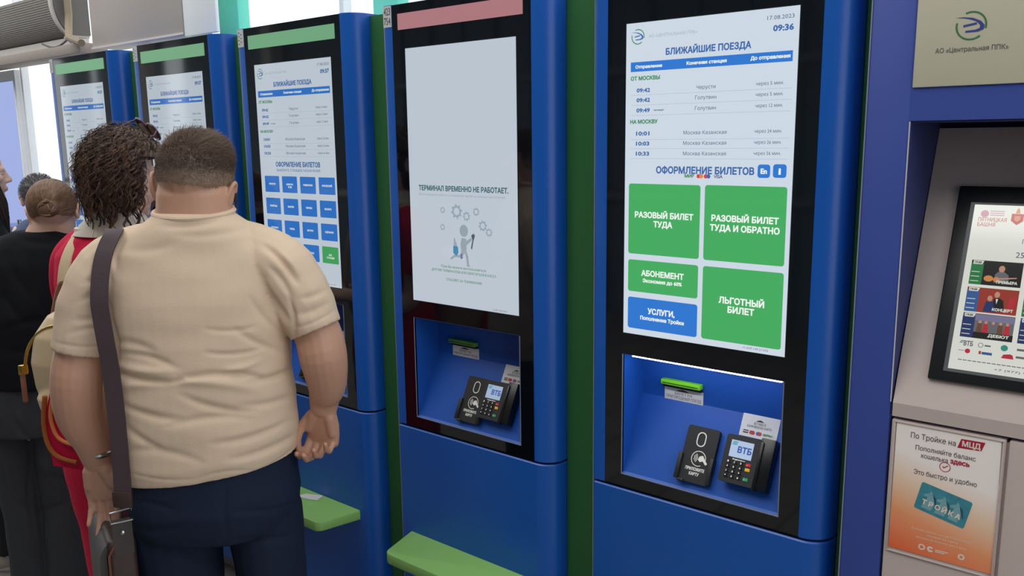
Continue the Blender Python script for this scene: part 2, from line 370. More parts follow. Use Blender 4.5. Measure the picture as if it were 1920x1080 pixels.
def terminal(i, X, page, strip, bright, px_plate, px_pad, led, label, sticker):
    k = empty('ticket_terminal', (X, 0, 0)); tag(k, label, 'ticket machine', 'ticket terminals in the row')
    def up():
        b = MB(); b.prism(outline(True), .906, 2.125, blue); return b.build('upper_cabinet', k)
    shared('up', up, 'upper_cabinet', k)
    def ed():
        b = MB(); b.box(-.0885, -.0865, .0035, .012, .13, 2.125, edge_m); return b.build('pale_edge_strip', k, 0)  # thin pale strip down the left edge
    shared('ed', ed, 'pale_edge_strip', k)
    def lo():
        b = MB(); p = outline(False); n_ = len(p); q = []
        for i_ in range(n_):
            a_ = Vector(p[i_])-Vector(p[i_-1]); c_ = Vector(p[(i_+1) % n_])-Vector(p[i_]); t_ = a_.normalized()+c_.normalized(); t_ = t_.normalized() if t_.length > 1e-4 else c_.normalized(); q.append((p[i_][0]-t_.y*.003, p[i_][1]+t_.x*.003))
        vs = [(x, y, .13) for x, y in p]+[(x, y, .896) for x, y in p]+[(x, y, .899) for x, y in q]
        b.add(vs, [tuple(range(n_-1, -1, -1)), tuple(range(2*n_, 3*n_))]+[(k_*n_+i_, k_*n_+(i_+1) % n_, (k_+1)*n_+(i_+1) % n_, (k_+1)*n_+i_) for k_ in (0, 1) for i_ in range(n_)], blue); return b.build('lower_cabinet', k)
    shared('lo', lo, 'lower_cabinet', k)
    def ga():
        b = MB(); b.prism([(-.08, .012), (.44, .008), (.485, .03), (.492, .06), (.492, .37), (-.08, .37)], .899, .906, gap_m); return b.build('seam_recess_fill', k, 0)  # shade of the seam recess put into a near-black filler
    shared('ga', ga, 'seam_recess_fill', k)
    def pl():
        b = MB(); b.box(-.07, .48, .10, .36, 0, .13, plinth_m); return b.build('plinth', k, 0)
    shared('pl', pl, 'plinth', k)
    def gs():
        b = MB(); xe = .615 if i < 5 else .526; b.prism([(.501, .066)] + arcpts(xe-.01, .076, .01, -90, 0, 4) + [(xe, .37), (.501, .37)], .01, 2.118, green); return b.build('side_panel', k)
    shared('gs%d' % (i == 5), gs, 'side_panel', k)
    def gl():
        b = MB(); x0, x1, n0, n1, z0, z1 = -.0498, .4398, -.0005, .3935, .9405, 1.2425
        b.box(x0, x1, 0, .005, z1, 2.124, black_gl); b.box(x0, x1, 0, .005, .907, z0, black_gl); b.box(x0, n0, 0, .005, z0, z1, black_gl); b.box(n1, x1, 0, .005, z0, z1, black_gl)
        return b.build('glass_front', k, 0)
    shared('gl', gl, 'glass_front', k)
    # payment niche
    def ni():
        b = MB(); a, c, z0, z1, d = -.0005, .3935, .9405, 1.2425, .097
        b.add([(a, 0, z0), (c, 0, z0), (c, 0, z1), (a, 0, z1), (a, d, z1), (c, d, z1), (a, d, 1.122), (c, d, 1.122), (a, .005, .945), (c, .005, .945)],
              [(0, 3, 4, 6, 8), (1, 9, 7, 5, 2), (3, 2, 5, 4), (4, 5, 7, 6), (6, 7, 9, 8), (0, 8, 9, 1)], blue_in)
        return b.build('payment_niche', k, 0)
    shared('ni', ni, 'payment_niche', k)
    def nt():
        b = MB(); a, c, z0, z1, t, y = -.0005, .3935, .9405, 1.2425, .0022, -.001
        b.box(a-t, c+t, y, .003, z0-t, z0, edge_m); b.box(a-t, c+t, y, .003, z1, z1+t*.6, mat('niche_edge_dark', '28324a', .4)); b.box(a-t, a, y, .003, z0, z1, edge_m); b.box(c, c+t, y, .003, z0, z1, mat('niche_edge_mid', '8890a0', .3, .3))  # edge highlights put into the strip colours, dark along the top
        return b.build('niche_trim', k, 0)
    shared('nt', nt, 'niche_trim', k)
    if led:
        b = MB(); b.box(.022, .388, .004, .012, 1.2385, 1.2418, lit('niche_led', 'f4f8ff', 24.0)); b.build('niche_lamp', k, 0)
    # display
    D = disp('screen%d' % i, bright)
    b = MB(); b.box(-.0015, W_+.0015, -.0009, .001, ZB-.0015, ZT+.0015, mat('screen_edge', '2a3034', .2)); b.rect(0, W_, -(ZT-ZB), 0, H1, D['white'], PAGE)
    scr = b.build('screen', k, 0)
    if page == 'tickets':
        timetable(k, scr, D, '09:36', page)
        b = MB(PAGE); b.text('МИР', .1525, .1755, -.3382, .0065, H2, D['gtext'], True)
        for x, c in ((.1860, 'red'), (.1925, 'orange'), (.2030, 'red'), (.2095, 'dblue')): b.poly(disc(x, -.3350, .0046), H2+(.0001 if c in ('orange', 'dblue') else 0), D[c])
        b.text('VISA', .2215, .2425, -.3382, .0065, H2, D['grey'], True); b.build('payment_logo', scr, 0)
        button(scr, D, .3196, .3465, .3085, .3360, D['blue'], [('En', .333, .3272, .0100, 1, True)])
        button(scr, D, .3525, .3808, .3077, .3352, D['blue'], [('i', .3667, .3282, .0125, 1.5, True)])
        G = D['green']
        button(scr, D, .0111, .1917, .3545, .5165, G, [('РАЗОВЫЙ БИЛЕТ', .1020, .4312, .0120, .99, True), ('ТУДА', .1010, .4514, .0120, .99, True)])
        button(scr, D, .2022, .3843, .3535, .5168, G, [('РАЗОВЫЙ БИЛЕТ', .2942, .4300, .0122, .985, True), ('ТУДА И ОБРАТНО', .2942, .4508, .0122, .985, True)])
        button(scr, D, .0116, .1910, .5305, .6055, G, [('АБОНЕМЕНТ', .1015, .5662, .0120, .99, True), ('Экономия до 60%', .1015, .5815, .0078, 1.06, True)])
        button(scr, D, .0120, .1915, .6192, .6938, D['blue'], [('УСЛУГИ,', .1005, .6548, .0122, .92, True), ('Пополнение Тройки', .1025, .6702, .0080, 1.0, True)])
        button(scr, D, .2024, .3848, .5305, .6937, G, [('ЛЬГОТНЫЙ', .2937, .6082, .0128, .98, True), ('БИЛЕТ', .2936, .6278, .0128, .98, True)])
        b = MB(PAGE); b.text('v1.629.140.21552', .300, .358, -.7018, .0042, H2, D['grey']); b.build('version_note', scr, 0)
    elif page == 'grid':
        timetable(k, scr, D, '09:37', page)
        names = ['ЧЕРУСТИ', 'ЭЛЕКТРО УГЛИ', 'РАМЕНСКОЕ', 'ЖУКОВСКИЙ', 'ЛЮБЕРЦЫ', 'БЫКОВО', 'ПЕРОВО', 'ВЫХИНО', 'КОЛОМНА', 'ГЖЕЛЬ', 'ШАТУРА', 'УДЕЛЬНАЯ', 'ФРЯЗЕВО', 'КУРОВСК', 'ОТДЫХ', 'ВСЕ СТАНЦИИ']
        for r in range(4):
            for c in range(4):
                x0 = .0203+c*.0952; v0 = .3612+r*.0727; n = names[r*4+c].split()
                ln = [(t, x0+.040, v0+.029+(j*.009 if len(n) > 1 else 0), .0052, 1.0, True) for j, t in enumerate(n)]
                bt = button(scr, D, x0, x0+.0795, v0, v0+.0535, D['green'] if r == c == 3 else D['blue'], ln, r=.003)
        b = MB(PAGE); b.text('v1.629.140.21552', .318, .365, -.7018, .0038, H2, D['grey']); b.build('version_note', scr, 0)
    else:
        b = MB(PAGE)
        b.text('ТЕРМИНАЛ ВРЕМЕННО НЕ РАБОТАЕТ.', .0367, .3640, -.3885, .0128, H2, D['dgreen'], True)
        b.text('Восстановление работы в ближайшее время не раньше наступления', .0376, .3519, -.4030, .0062, H2, D['lgrey'])
        b.build('screen_heading', scr, 0)
        b = MB(PAGE)
        b.text('Пока Вы можете воспользоваться', .1165, .2819, -.6015, .0065, H2, D['gtext'])
        b.text('ДРУГИМ ТЕРМИНАЛОМ ИЛИ ОБРАТИТЬСЯ В КАССУ', .0791, .3185, -.6140, .0066, H2, D['gtext'])
        b.text('СПАСИБО ЗА ПОНИМАНИЕ!', .1339, .2676, -.6380, .0066, H2, D['gtext']);
        b.build('screen_notice', scr, 0); b = MB(PAGE); b.text('v1.629.140.21552', .304, .354, -.7035, .0042, H2, D['grey']); b.build('version_note', scr, 0)
        b = MB(PAGE)
        for cx, v, r in ((.180, .443, .019), (.216, .4546, .0125), (.2513, .4411, .011), (.274, .4777, .014), (.2955, .4942, .011), (.1277, .4415, .009), (.1259, .4888, .009)):
            b.poly(ringp(cx, -v, r*.55, r*.85, 0, 359.9, 20), H2, D['lgrey'])
            for a in range(8):
                q = math.radians(a*45+10); c_, s_ = math.cos(q), math.sin(q)
                b.poly([(cx+c_*r*.8-s_*r*.16, -v+s_*r*.8+c_*r*.16), (cx+c_*r*.8+s_*r*.16, -v+s_*r*.8-c_*r*.16), (cx+c_*r*1.08+s_*r*.12, -v+s_*r*1.08-c_*r*.12), (cx+c_*r*1.08-s_*r*.12, -v+s_*r*1.08+c_*r*.12)], H2, D['lgrey'])
        b.build('gear_picture', scr, 0); b = MB(PAGE)
        # runner with a spanner and a tool bag
        F_ = D['fig']
        b.poly(disc(.2052, -.4946, .0155, 20, .0165), H3, F_)
        b.poly([(.197, -.514), (.214, -.516), (.214, -.545), (.208, -.556), (.194, -.552), (.192, -.53)], H3, F_)
        b.poly([(.206, -.519), (.214, -.522), (.232, -.512), (.234, -.519), (.214, -.534)], H3, F_)
        b.poly([(.196, -.548), (.206, -.556), (.196, -.570), (.172, -.569), (.155, -.578), (.152, -.574), (.168, -.562), (.190, -.562)], H3, F_)
        b.poly([(.204, -.550), (.213, -.548), (.220, -.564), (.222, -.586), (.226, -.592), (.214, -.592), (.212, -.570)], H3, F_)
        b.poly([(.230, -.54), (.234, -.545), (.240, -.52), (.246, -.505), (.240, -.500), (.232, -.506), (.236, -.518)], H3+.0001, D['dark'])
        b.poly([(.165, -.538), (.182, -.540), (.184, -.556), (.176, -.566), (.164, -.558)], H3+.0001, D['teal'])
        b.poly([(.168, -.515), (.170, -.515), (.181, -.540), (.166, -.540)], H3, D['lgrey'])
        b.poly([(.190, -.560), (.198, -.556), (.200, -.570), (.192, -.574)], H3+.0002, D['violet'])
        b.build('screen_picture', scr, 0)
    if strip:
        b = MB(); b.box(-.026, .4155, -.002, .0015, 2.0555, 2.0985, lit('strip_%s' % strip[0], strip[1], strip[2], .25)); b.build('status_light', k, 0)
    if sticker:
        b = MB(); b.box(-.084, -.052, -.0012, .0003, 2.066, 2.1235, mat('sticker_grey', 'c2c2be', .6, var=.05))
        for j in range(0 if len(sticker) > 1 else 7): b.box(-.080+(j%2)*.012, -.072+(j%2)*.012, -.0015, -.0012, 2.075+j*.006, 2.0775+j*.006, ink)
        for j, st in enumerate(sticker if len(sticker) > 1 else []): b.text(st, -.081, -.055, .019-j*.026, .019, .0016, ink, False, Matrix.Translation((0, 0, 2.080)) @ FRONT)
        b.build('number_sticker', k, 0)
    # fittings in the niche
    BACK = Matrix.Translation((0, .097, 0)) @ FRONT
    gs_ = mat('slot_green_lit', '7fd82a', .35, var=.05) if led else mat('slot_green_unlit', '5fa045', .35)  # lamp light put into the colour: brighter green where the niche lamp is on
    b = MB(); b.bbox(.058, .164, .078, .096, 1.160, 1.1735, gs_, .003); b.box(.064, .158, .0775, .079, 1.1645, 1.1665, mat('slot_dark', '1c4014', .6))
    b.bbox(.060, .162, .088, .096, 1.1525, 1.159, gap_m, .001); b.build('ticket_slot', k)
    b = MB(); b.box(.061, .164, .0955, .0968, 1.120, 1.152, paper)
    b.poly([(.092, 1.1435), (.128, 1.1435), (.122, 1.1465), (.110, 1.149), (.098, 1.1465)], .0018, ink, BACK)
    b.text('БИЛЕТ НА', .089, .136, 1.1345, .0062, .0018, ink, False, BACK); b.text('ПРИГОРОДНЫЙ ПОЕЗД', .066, .159, 1.1245, .0066, .0018, ink, False, BACK)
    b.build('slot_label', k, 0)
    n_ = Vector((0, -.8873, .4612)); s_ = Vector((0, .4612, .8873))
    SL = Matrix(((1, 0, 0, 0), (0, s_.y, n_.y, .005), (0, s_.z, n_.z, .945), (0, 0, 0, 1)))
    b = MB(SL); b.box(.267, .355, .148, .2005, .0003, .0015, paper)
    b.poly([(.300, .1855), (.320, .1855), (.314, .189), (.310, .190), (.306, .189)], .002, ink); b.text('ВСТАВЬТЕ', .297, .325, .178, .005, .002, ink); b.text('БАНКОВСКУЮ КАРТУ', .282, .340, .1705, .005, .002, ink)
    mr = mat('card_red', 'b5343c', .5); mb_ = mat('card_blue', '3a58a8', .5); mg = mat('card_green', '3a8a44', .5)
    b.rect(.275, .288, .1555, .1585, .002, ink); b.rect(.275, .288, .1605, .1630, .002, ink)
    for cx, c1, c2 in ((.2965, mr, mr), (.3125, mb_, mr)): b.poly(disc(cx-.002, .159, .0045), .002, c1); b.poly(disc(cx+.0025, .159, .0045), .0021, c2)
    b.text('МИР', .323, .334, .1565, .005, .002, mg, True); b.text('PAY', .3345, .345, .1565, .005, .002, mg, True); b.build('card_label', k, 0)
    px = px_plate; b = MB(SL)
    b.prism(rrect(px, px+.080, .014, .146, .007), .0008, .012, blk)
    for q0, q1 in ((-.006, .004), (.074, .083)): b.bbox(px+q0, px+q1, .016, .078, .0008, .019, blk, .002)
    b.bbox(px+.004, px+.02, .0115, .018, .0008, .019, blk, .002)
    pl_o = b.build('contactless_plate', k)
    wp = mat('print_white', 'e6e2da', .6, var=.02)
    b = MB(SL); o_out = rrect(px+.028, px+.051, .099, .134, .0112); o_in = rrect(px+.0305, px+.0485, .1015, .1315, .009)
    nn = len(o_out); b.add([(x, y, .0125) for x, y in o_out+o_in], [(i_, (i_+1) % nn, nn+(i_+1) % nn, nn+i_) for i_ in range(nn)], wp); b.build('reader_window', pl_o, 0)
    b = MB(SL); cx, cy = px+.043, .0715
    b.poly(ringp(cx, cy, .0165, .0183, -20, 300, 40), .0125, wp)
    for rr in (.005, .0085, .012): b.poly(ringp(cx-.0155, cy+.001, rr, rr+.0016, -48, 48, 10), .0127, wp)
    b.poly([(cx+.002, cy+.006), (cx+.010, cy+.009), (cx+.014, cy+.003), (cx+.024, cy-.008), (cx+.020, cy-.012), (cx+.012, cy-.004), (cx+.005, cy-.007), (cx-.001, cy-.002)], .0127, wp)
    b.text('ПРИЛОЖИТЕ', px+.016, px+.064, .0425, .0066, .0125, wp, True); b.text('КАРТУ', px+.028, px+.053, .0315, .0066, .0125, wp, True); b.build('plate_print', pl_o, 0)
    # pin pad with its black box
    px = px_pad; b = MB(SL)
    b.bbox(px+.078, px+.112, .034, .150, .0008, .030, blk2, .003); b.bbox(px+.006, px+.082, .036, .140, .0008, .016, blk2, .003)
    b.prism(rrect(px, px+.086, .035, .143, .006), .016, .031, blk); b.bbox(px+.080, px+.088, .03, .14, .016, .034, blk2, .003)
    pd = b.build('pin_pad', k)
    b = MB(SL); b.rect(px+.013, px+.066, .093, .1315, .0315, lit('pad_display%d' % i, 'bcd0ee', .95*min(1, bright)))
    ptx = lit('pad_text', '3c5aa8', .9); b.text('ВТБ', px+.031, px+.064, .105, .0130, .0318, ptx, True)
    for q in range(3): b.poly([(px+.016+q*.0008, .1205+q*.003), (px+.027+q*.0008, .1205+q*.003), (px+.0275+q*.0008, .1225+q*.003), (px+.0165+q*.0008, .1225+q*.003)], .0318, lit('pad_mark', '4aa0c0', .8))
    b.build('pad_display', pd, 0)
    for r in range(4):
        for c in range(4):
            if c == 3 and r == 2: continue
            col = {(0, 3): mat('key_red', 'c02838', .4), (1, 3): mat('key_yellow', 'e0b020', .4), (3, 3): mat('key_green', '2e9a68', .4)}.get((r, c), blk2)
            kx = px+.012+c*.0150; ky = .078-r*.0108
            b = MB(SL); b.bbox(kx, kx+.0115, ky, ky+.0078, .030, .033, col, .0012, 1)
            b.text('123 456 789 *0#  '[r*4+c] if c < 3 else '-', kx+.002, kx+.0055, ky+.002, .004, .0334, wp, True)
            b.build('key', pd, 0)
    b = MB(SL); b.text('ingenico', px+.024, px+.054, .0875, .003, .0316, wp, True); b.build('maker_mark', pd, 0)
    # bag shelf
    def sh():
        b = MB(); pts = [(-.046, -.0005)] + arcpts(.012, -.118, .028, 195, 270, 6) + arcpts(.372, -.118, .028, -90, -15, 6) + [(.430, -.0005)]
        bm = bmesh.new(); vs = [bm.verts.new((x, y, .527)) for x, y in pts]; f = bm.faces.new(vs)
        r_ = bmesh.ops.extrude_face_region(bm, geom=[f]); bmesh.ops.translate(bm, verts=[g for g in r_['geom'] if isinstance(g, bmesh.types.BMVert)], vec=(0, 0, .033))
        bmesh.ops.recalc_face_normals(bm, faces=bm.faces)
        es = [e for e in bm.edges if abs(e.verts[0].co.z-e.verts[1].co.z) < 1e-5 and min(e.verts[0].co.y, e.verts[1].co.y) < -.01]
        bmesh.ops.bevel(bm, geom=es, offset=.004, segments=2, affect='EDGES', profile=.5); bm.verts.index_update()
        b.add([v.co[:] for v in bm.verts], [[v.index for v in f.verts] for f in bm.faces], shelf_g); bm.free()
        return b.build('bag_shelf', k)
    shared('sh', sh, 'bag_shelf', k)
    return k
GS = ('green', '86c795', .62); RS = ('red', 'c0848a', .75)
terminal(1, -2.881, 'grid', GS, .60, .150, .257, False, 'blue ticket terminal farthest from the camera, at the left end of the row', [''])
terminal(2, -2.137, 'grid', GS, .62, .150, .257, False, 'blue ticket terminal under the beige box, behind the curly-haired person', [''])
terminal(3, -1.4285, 'grid', GS, .70, .150, .257, False, 'blue ticket terminal showing rows of small blue buttons, in front of the man in beige', [''])
terminal(4, -.7132, 'error', RS, .72, .157, .238, False, 'blue ticket terminal with red top light and out of service screen', ['423', '754'])
terminal(5, 0, 'tickets', None, .89, .147, .254, True, 'blue ticket terminal with large green ticket buttons on screen, nearest of the row', None)
b = MB(); b.poly([(-1.247, -.027), (-1.186, -.002), (-1.172, -.04), (-1.212, -.054), (-1.26, -.06)], .5612, paper)
tag(b.build('paper_slip', smooth=0), 'torn white paper slip lying on the green shelf beside the man', 'paper')
# ---------------------------------------------------------------- grey and blue ticket vending machine at the right
mblue = mat('machine_blue', '364a98', .5, var=.03, scale=2)
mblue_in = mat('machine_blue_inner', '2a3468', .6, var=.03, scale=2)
mgrey = mat('machine_grey', 'c0afa8', .45, var=.03, scale=120, bump=.02)
M = empty('ticket_vending_machine', (.82, 0, 0)); tag(M, 'grey and blue ticket vending machine with an event screen and an orange poster', 'ticket machine')
MO = Matrix.Translation((-.82, 0, 0))
def mm(T=None): return MB(MO @ T if T else MO)
AX0, AX1, AZ1 = .608, 1.042, 1.776
b = mm(); x0, x1, zt = .529, 1.12, 2.2
b.bbox(x0, AX0, 0, .40, .02, zt, mblue, .004); b.bbox(AX1, x1, 0, .40, .02, zt, mblue, .004)
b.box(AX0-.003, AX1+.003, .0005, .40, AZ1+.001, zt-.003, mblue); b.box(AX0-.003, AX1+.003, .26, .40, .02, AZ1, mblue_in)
b.build('surround', M)
b = mm(); b.box(AX0-.0012, AX0+.0004, -.0008, .004, 1.24, AZ1, mat('pale_recess_edge', 'c8c4cc', .5)); b.box(x0-.001, x0+.001, -.0006, .004, .02, zt, edge_m); b.build('pale_edge_strip', M, 0)  # thin pale lines along the recess edge and the left edge
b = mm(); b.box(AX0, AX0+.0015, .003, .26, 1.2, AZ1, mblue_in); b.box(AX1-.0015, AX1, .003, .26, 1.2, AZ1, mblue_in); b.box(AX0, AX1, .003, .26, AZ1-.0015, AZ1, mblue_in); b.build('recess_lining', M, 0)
ms = Vector((0, .22, .526)).normalized(); mn = Vector((1, 0, 0)).cross(ms)
MS = Matrix(((1, 0, 0, 0), (0, ms.y, mn.y, 0), (0, ms.z, mn.z, 1.24), (0, 0, 0, 1)))
b = mm()
b.add([(.6125, -.002, 1.213), (1.0375, -.002, 1.213), (1.0375, -.002, 1.24), (.6125, -.002, 1.24), (.6105, .217, 1.764), (1.0395, .217, 1.764), (.6125, .2, 1.213), (1.0375, .2, 1.213)],
      [(0, 1, 2, 3), (3, 2, 5, 4), (0, 6, 7, 1), (0, 3, 4, 6), (1, 7, 5, 2)], mgrey)
b.build('sloped_panel', M, 10)
fr = mat('monitor_frame', '17181a', .35, var=.05)
b = mm(MS); b.bbox(.667, .978, .055, .4425, .0005, .012, fr, .003); mo = b.build('monitor', M)
b = mm(MS); b.rect(.692, .953, .074, .4085, .0125, mat('monitor_edge', '55585a', .3)); b.build('monitor_rim', mo, 0)
E_ = lambda n, c: lit('event_'+n, c, .82, .1)
ew, et = E_('white', 'e2e4da'), E_('text', '5a5a66'); er, eg, eb_, ek, eo = E_('red', 'b8323c'), E_('green', '2e7a48'), E_('blue', '3c5f98'), E_('black', '262422'), E_('orange', 'd08a50')
erd, egr, ebr, esk, epu = E_('maroon', '9a3c30'), E_('grey', '6a6a6e'), E_('brown', '6e4a3a'), E_('skin', 'c09078'), E_('dusk', '7e7896'); epk, etl, enb = E_('pink', 'c088a0'), E_('teal', '3a9080'), E_('navy', '2c3a68')
b = mm(MS); b.rect(.6995, .945, .080, .404, .013, ew); es = b.build('event_screen', mo, 0)
P1, P2, P3, P4 = .0133, .0136, .0139, .0142
b = mm(MS)
b.poly(disc(.719, .386, .007), P1, epk); 
for q in range(3): b.rect(.728, .752, .383+q*.004, .3845+q*.004, P1, epk)
b.text('ПЯТНИЦКАЯ', .709, .757, .371, .0072, P1, er); b.text('БАШНЯ', .709, .739, .361, .0072, P1, er)
b.poly([(.764, .388), (.784, .388), (.784, .374), (.774, .366), (.764, .374)], P1, er); b.poly([(.770, .389), (.778, .389), (.776, .397), (.774, .400), (.772, .397)], P1, eo); b.poly([(.769, .384), (.779, .384), (.779, .376), (.774, .372), (.769, .376)], P2, eo)
b.build('event_heading', es, 0); b = mm(MS); b.text('ПРОГРАММА', .788, .862, .330, .0085, P1, et); b.text('25 АВГУСТА', .781, .868, .303, .0105, P1, et)
b.build('event_date', es, 0)
def shot(x0, x1, y0, y1, body, strip, draw, cap):
    b = mm(MS); b.rect(x0, x1, y0, y1, P1, body); b.rect(x0, x0+.021, y0, y1-.006, P2, strip)
    b.poly([(x0+.003, y1-.008), (x0+.018, y1-.008), (x0+.021, y1-.001), (x0+.003, y1-.001)], P3, ew); b.text('19:00', x0+.005, x0+.017, y1-.0065, .004, P4, ek, True)
    for q in range(3): b.rect(x0+.002, x0+.016, y0+.006+q*.009, y0+.0072+q*.009, P3, ew)
    draw(b, x0, y0); b.text(cap, x0+.046, x0+.080, y0+.005, .0048, P4, ew, True); b.build('event_picture', es, 0)
def d1(b, x, y):
    b.poly(disc(x+.052, y+.033, .0052, 14, .0065), P3, esk); b.poly([(x+.041, y+.006), (x+.066, y+.006), (x+.064, y+.022), (x+.056, y+.028), (x+.047, y+.028), (x+.042, y+.022)], P2, egr)
    b.poly(disc(x+.032, y+.013, .008, 14, .006), P3, eo); b.poly(disc(x+.045, y+.012, .0055, 14, .005), P3, eo); b.poly([(x+.045, y+.0115), (x+.078, y+.0165), (x+.078, y+.0185), (x+.045, y+.0145)], P4, esk)
def d2(b, x, y):
    b.poly(disc(x+.040, y+.028, .0042, 12, .0055), P4, esk); b.poly([(x+.031, y+.002), (x+.052, y+.002), (x+.046, y+.022), (x+.034, y+.022)], P3, enb)
    b.poly(disc(x+.051, y+.036, .0045, 12, .006), P4, esk); b.poly([(x+.044, y+.004), (x+.066, y+.004), (x+.062, y+.026), (x+.053, y+.031), (x+.046, y+.028)], P2, ek); b.poly([(x+.0495, y+.028), (x+.0535, y+.028), (x+.0515, y+.018)], P4, ew)
    b.poly([(x+.070, y+.012), (x+.080, y+.014), (x+.082, y+.034), (x+.072, y+.032)], P2, er)
def d3(b, x, y):
    b.rect(x+.021, x+.086, y+.034, y+.046, P2, epu); b.rect(x+.021, x+.086, y, y+.012, P2, ek)
    for q, (cx, c) in enumerate(((.030, ebr), (.040, er), (.052, egr), (.064, ebr), (.075, er))):
        b.poly(disc(x+cx, y+.0315, .0028, 10), P4, esk); b.poly([(x+cx-.005, y+.012), (x+cx+.005, y+.012), (x+cx+.0035, y+.029), (x+cx-.0035, y+.029)], P3, c)
shot(.7105, .796, .246, .2935, ek, eg, d1, 'ПРЕМЬЕРА'); shot(.7105, .796, .193, .2405, erd, eb_, d2, 'КОНЦЕРТ'); shot(.7105, .796, .143, .1905, egr, enb, d3, 'ДЕБЮТ')
shot(.8045, .890, .246, .2935, ebr, eb_, d2, 'КОНЦЕРТ'); shot(.8045, .890, .193, .2405, egr, eg, d1, 'ПРЕМЬЕРА'); shot(.8045, .890, .143, .1905, eb_, enb, d3, 'ДЕБЮТ')
b = mm(MS)
b.text('ВТБ', .719, .735, .127, .0085, P1, egr, True)
for q in range(3): b.poly([(.712+q*.0008, .131+q*.002), (.717+q*.0008, .131+q*.002), (.7175+q*.0008, .1322+q*.002), (.7125+q*.0008, .1322+q*.002)], P1, eb_)
b.poly(ringp(.7475, .131, .0035, .0045, 0, 359.9), P1, egr); b.rect(.754, .764, .1295, .1325, P1, egr)
b.poly(disc(.786, .131, .0058), P1, etl); b.poly(disc(.7275, .117, .0045), P1, er); b.rect(.712, .722, .1165, .118, P1, epk)
b.poly([(.746, .114), (.750, .114), (.750, .120), (.746, .120)], P1, er); b.rect(.751, .768, .114, .119, P1, eb_); b.poly([(.783, .112), (.803, .112), (.801, .119), (.797, .121), (.786, .119)], P1, er); b.rect(.806, .826, .129, .133, P1, egr); b.rect(.806, .826, .115, .119, P1, egr)
for q in range(28): b.rect(.714+q*.008, .7205+q*.008, .0985, .1, P1, et)
b.text('+7 (977) 973 48 02', .775, .870, .0875, .0038, P1, et)
b.build('event_sponsor', es, 0)
# lower grey front with the poster frame
b = mm(); b.bbox(.6125, .8085, -.001, .19, .06, 1.2065, mgrey, .003); b.bbox(.8135, 1.0375, -.001, .19, .06, 1.2065, mgrey, .003); b.box(.8084, .8136, .006, .19, .06, 1.2, mgrey)
b.build('service_door', M)
b = mm()
for (a, c, z0, z1) in ((.617, .8055, 1.2015, 1.2045), (.617, .8055, .934, .937), (.617, .6205, .937, 1.2015), (.8035, .8062, .937, 1.2015)): b.bbox(a, c, -.004, -.0011, z0, z1, mgrey, .001)
b.build('poster_frame', M)
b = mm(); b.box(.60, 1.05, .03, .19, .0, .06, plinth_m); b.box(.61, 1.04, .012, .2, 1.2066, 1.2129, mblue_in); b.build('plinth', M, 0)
pm = bpy.data.materials.new('poster_print'); pm.use_nodes = True; nt = pm.node_tree; n = nt.nodes; l = nt.links
tc = n.new('ShaderNodeTexCoord'); sp = n.new('ShaderNodeSeparateXYZ'); ma = n.new('ShaderNodeMath'); ma.operation = 'MULTIPLY_ADD'; ma.inputs[1].default_value = -.35; rp = n.new('ShaderNodeValToRGB')
l.new(tc.outputs['Generated'], sp.inputs[0]); l.new(sp.outputs['X'], ma.inputs[0]); l.new(sp.outputs['Z'], ma.inputs[2]); 
ma2 = n.new('ShaderNodeMath'); ma2.inputs[1].default_value = .30; l.new(ma.outputs[0], ma2.inputs[0])
ma.inputs[1].default_value = .22; ma2.inputs[1].default_value = -.02
l.new(ma2.outputs[0], rp.inputs[0]); l.new(rp.outputs[0], n['Principled BSDF'].inputs['Base Color']); n['Principled BSDF'].inputs['Roughness'].default_value = .35
cr = rp.color_ramp; cr.elements[0].position = 0; cr.elements[0].color = lin('ec683e'); cr.elements[1].position = .78; cr.elements[1].color = lin('fbefe8')
e = cr.elements.new(.30); e.color = lin('f09c6c'); e = cr.elements.new(.55); e.color = lin('f2d0b2')
b = MB(MO @ FRONT); b.poly([(.6225, .9425), (.807, .9425), (.8015, 1.203), (.6225, 1.2013)], .0022, pm); po = b.build('advertising_poster', M, 0)
pt, pr_, pw = mat('poster_text', '4a3a3c', .6), mat('poster_red', 'b01c3a', .5), mat('poster_white', 'ecd8c8', .6)
b = MB(MO @ FRONT); h = .0025
b.text('По Тройке на', .649, .7275, 1.1765, .0105, h, pt)
b.poly([(.7305, 1.1745), (.7705, 1.1765), (.776, 1.194), (.736, 1.193)], h, pr_); b.text('МЦД', .738, .769, 1.1795, .0095, h+.0003, pw, True)
b.text('Пополняйте баланс', .659, .7625, 1.1545, .0090, h, pt); b.text('кошелька', .670, .7165, 1.1405, .0090, h, pt); b.text('здесь', .7205, .7535, 1.1415, .0090, h, pr_, True)
b.build('poster_slogan', po, 0); b = MB(MO @ FRONT); b.text('Это быстро и удобно', .659, .768, 1.1055, .0092, h, pt)
b.build('poster_slogan', po, 0)
b = MB(MO @ FRONT); b.poly(ringp(.7125, 1.1315, .0085, .0098, 0, 359.9, 30), h, pr_); b.poly([(.7075, 1.1315), (.7105, 1.1285), (.718, 1.1345), (.717, 1.1358), (.7105, 1.1308), (.7085, 1.1328)], h, pr_); b.build('tick_mark', po, 0)
cm = mat('card_teal', '3f8a98', .4, var=.35, scale=60); cd = mat('card_teal_dark', '24505f', .5, var=.3, scale=80); cl = mat('card_horse', '7aa8ae', .5, var=.2, scale=90)
ang = math.atan2(1.074-1.0935, .763-.675); TC = MO @ FRONT @ Matrix.Translation((.7138, 1.0556, 0)) @ Matrix.Rotation(ang, 4, 'Z')
b = MB(TC); b.poly(rrect(-.0455, .0455, -.0285, .0285, .004), h, cm)
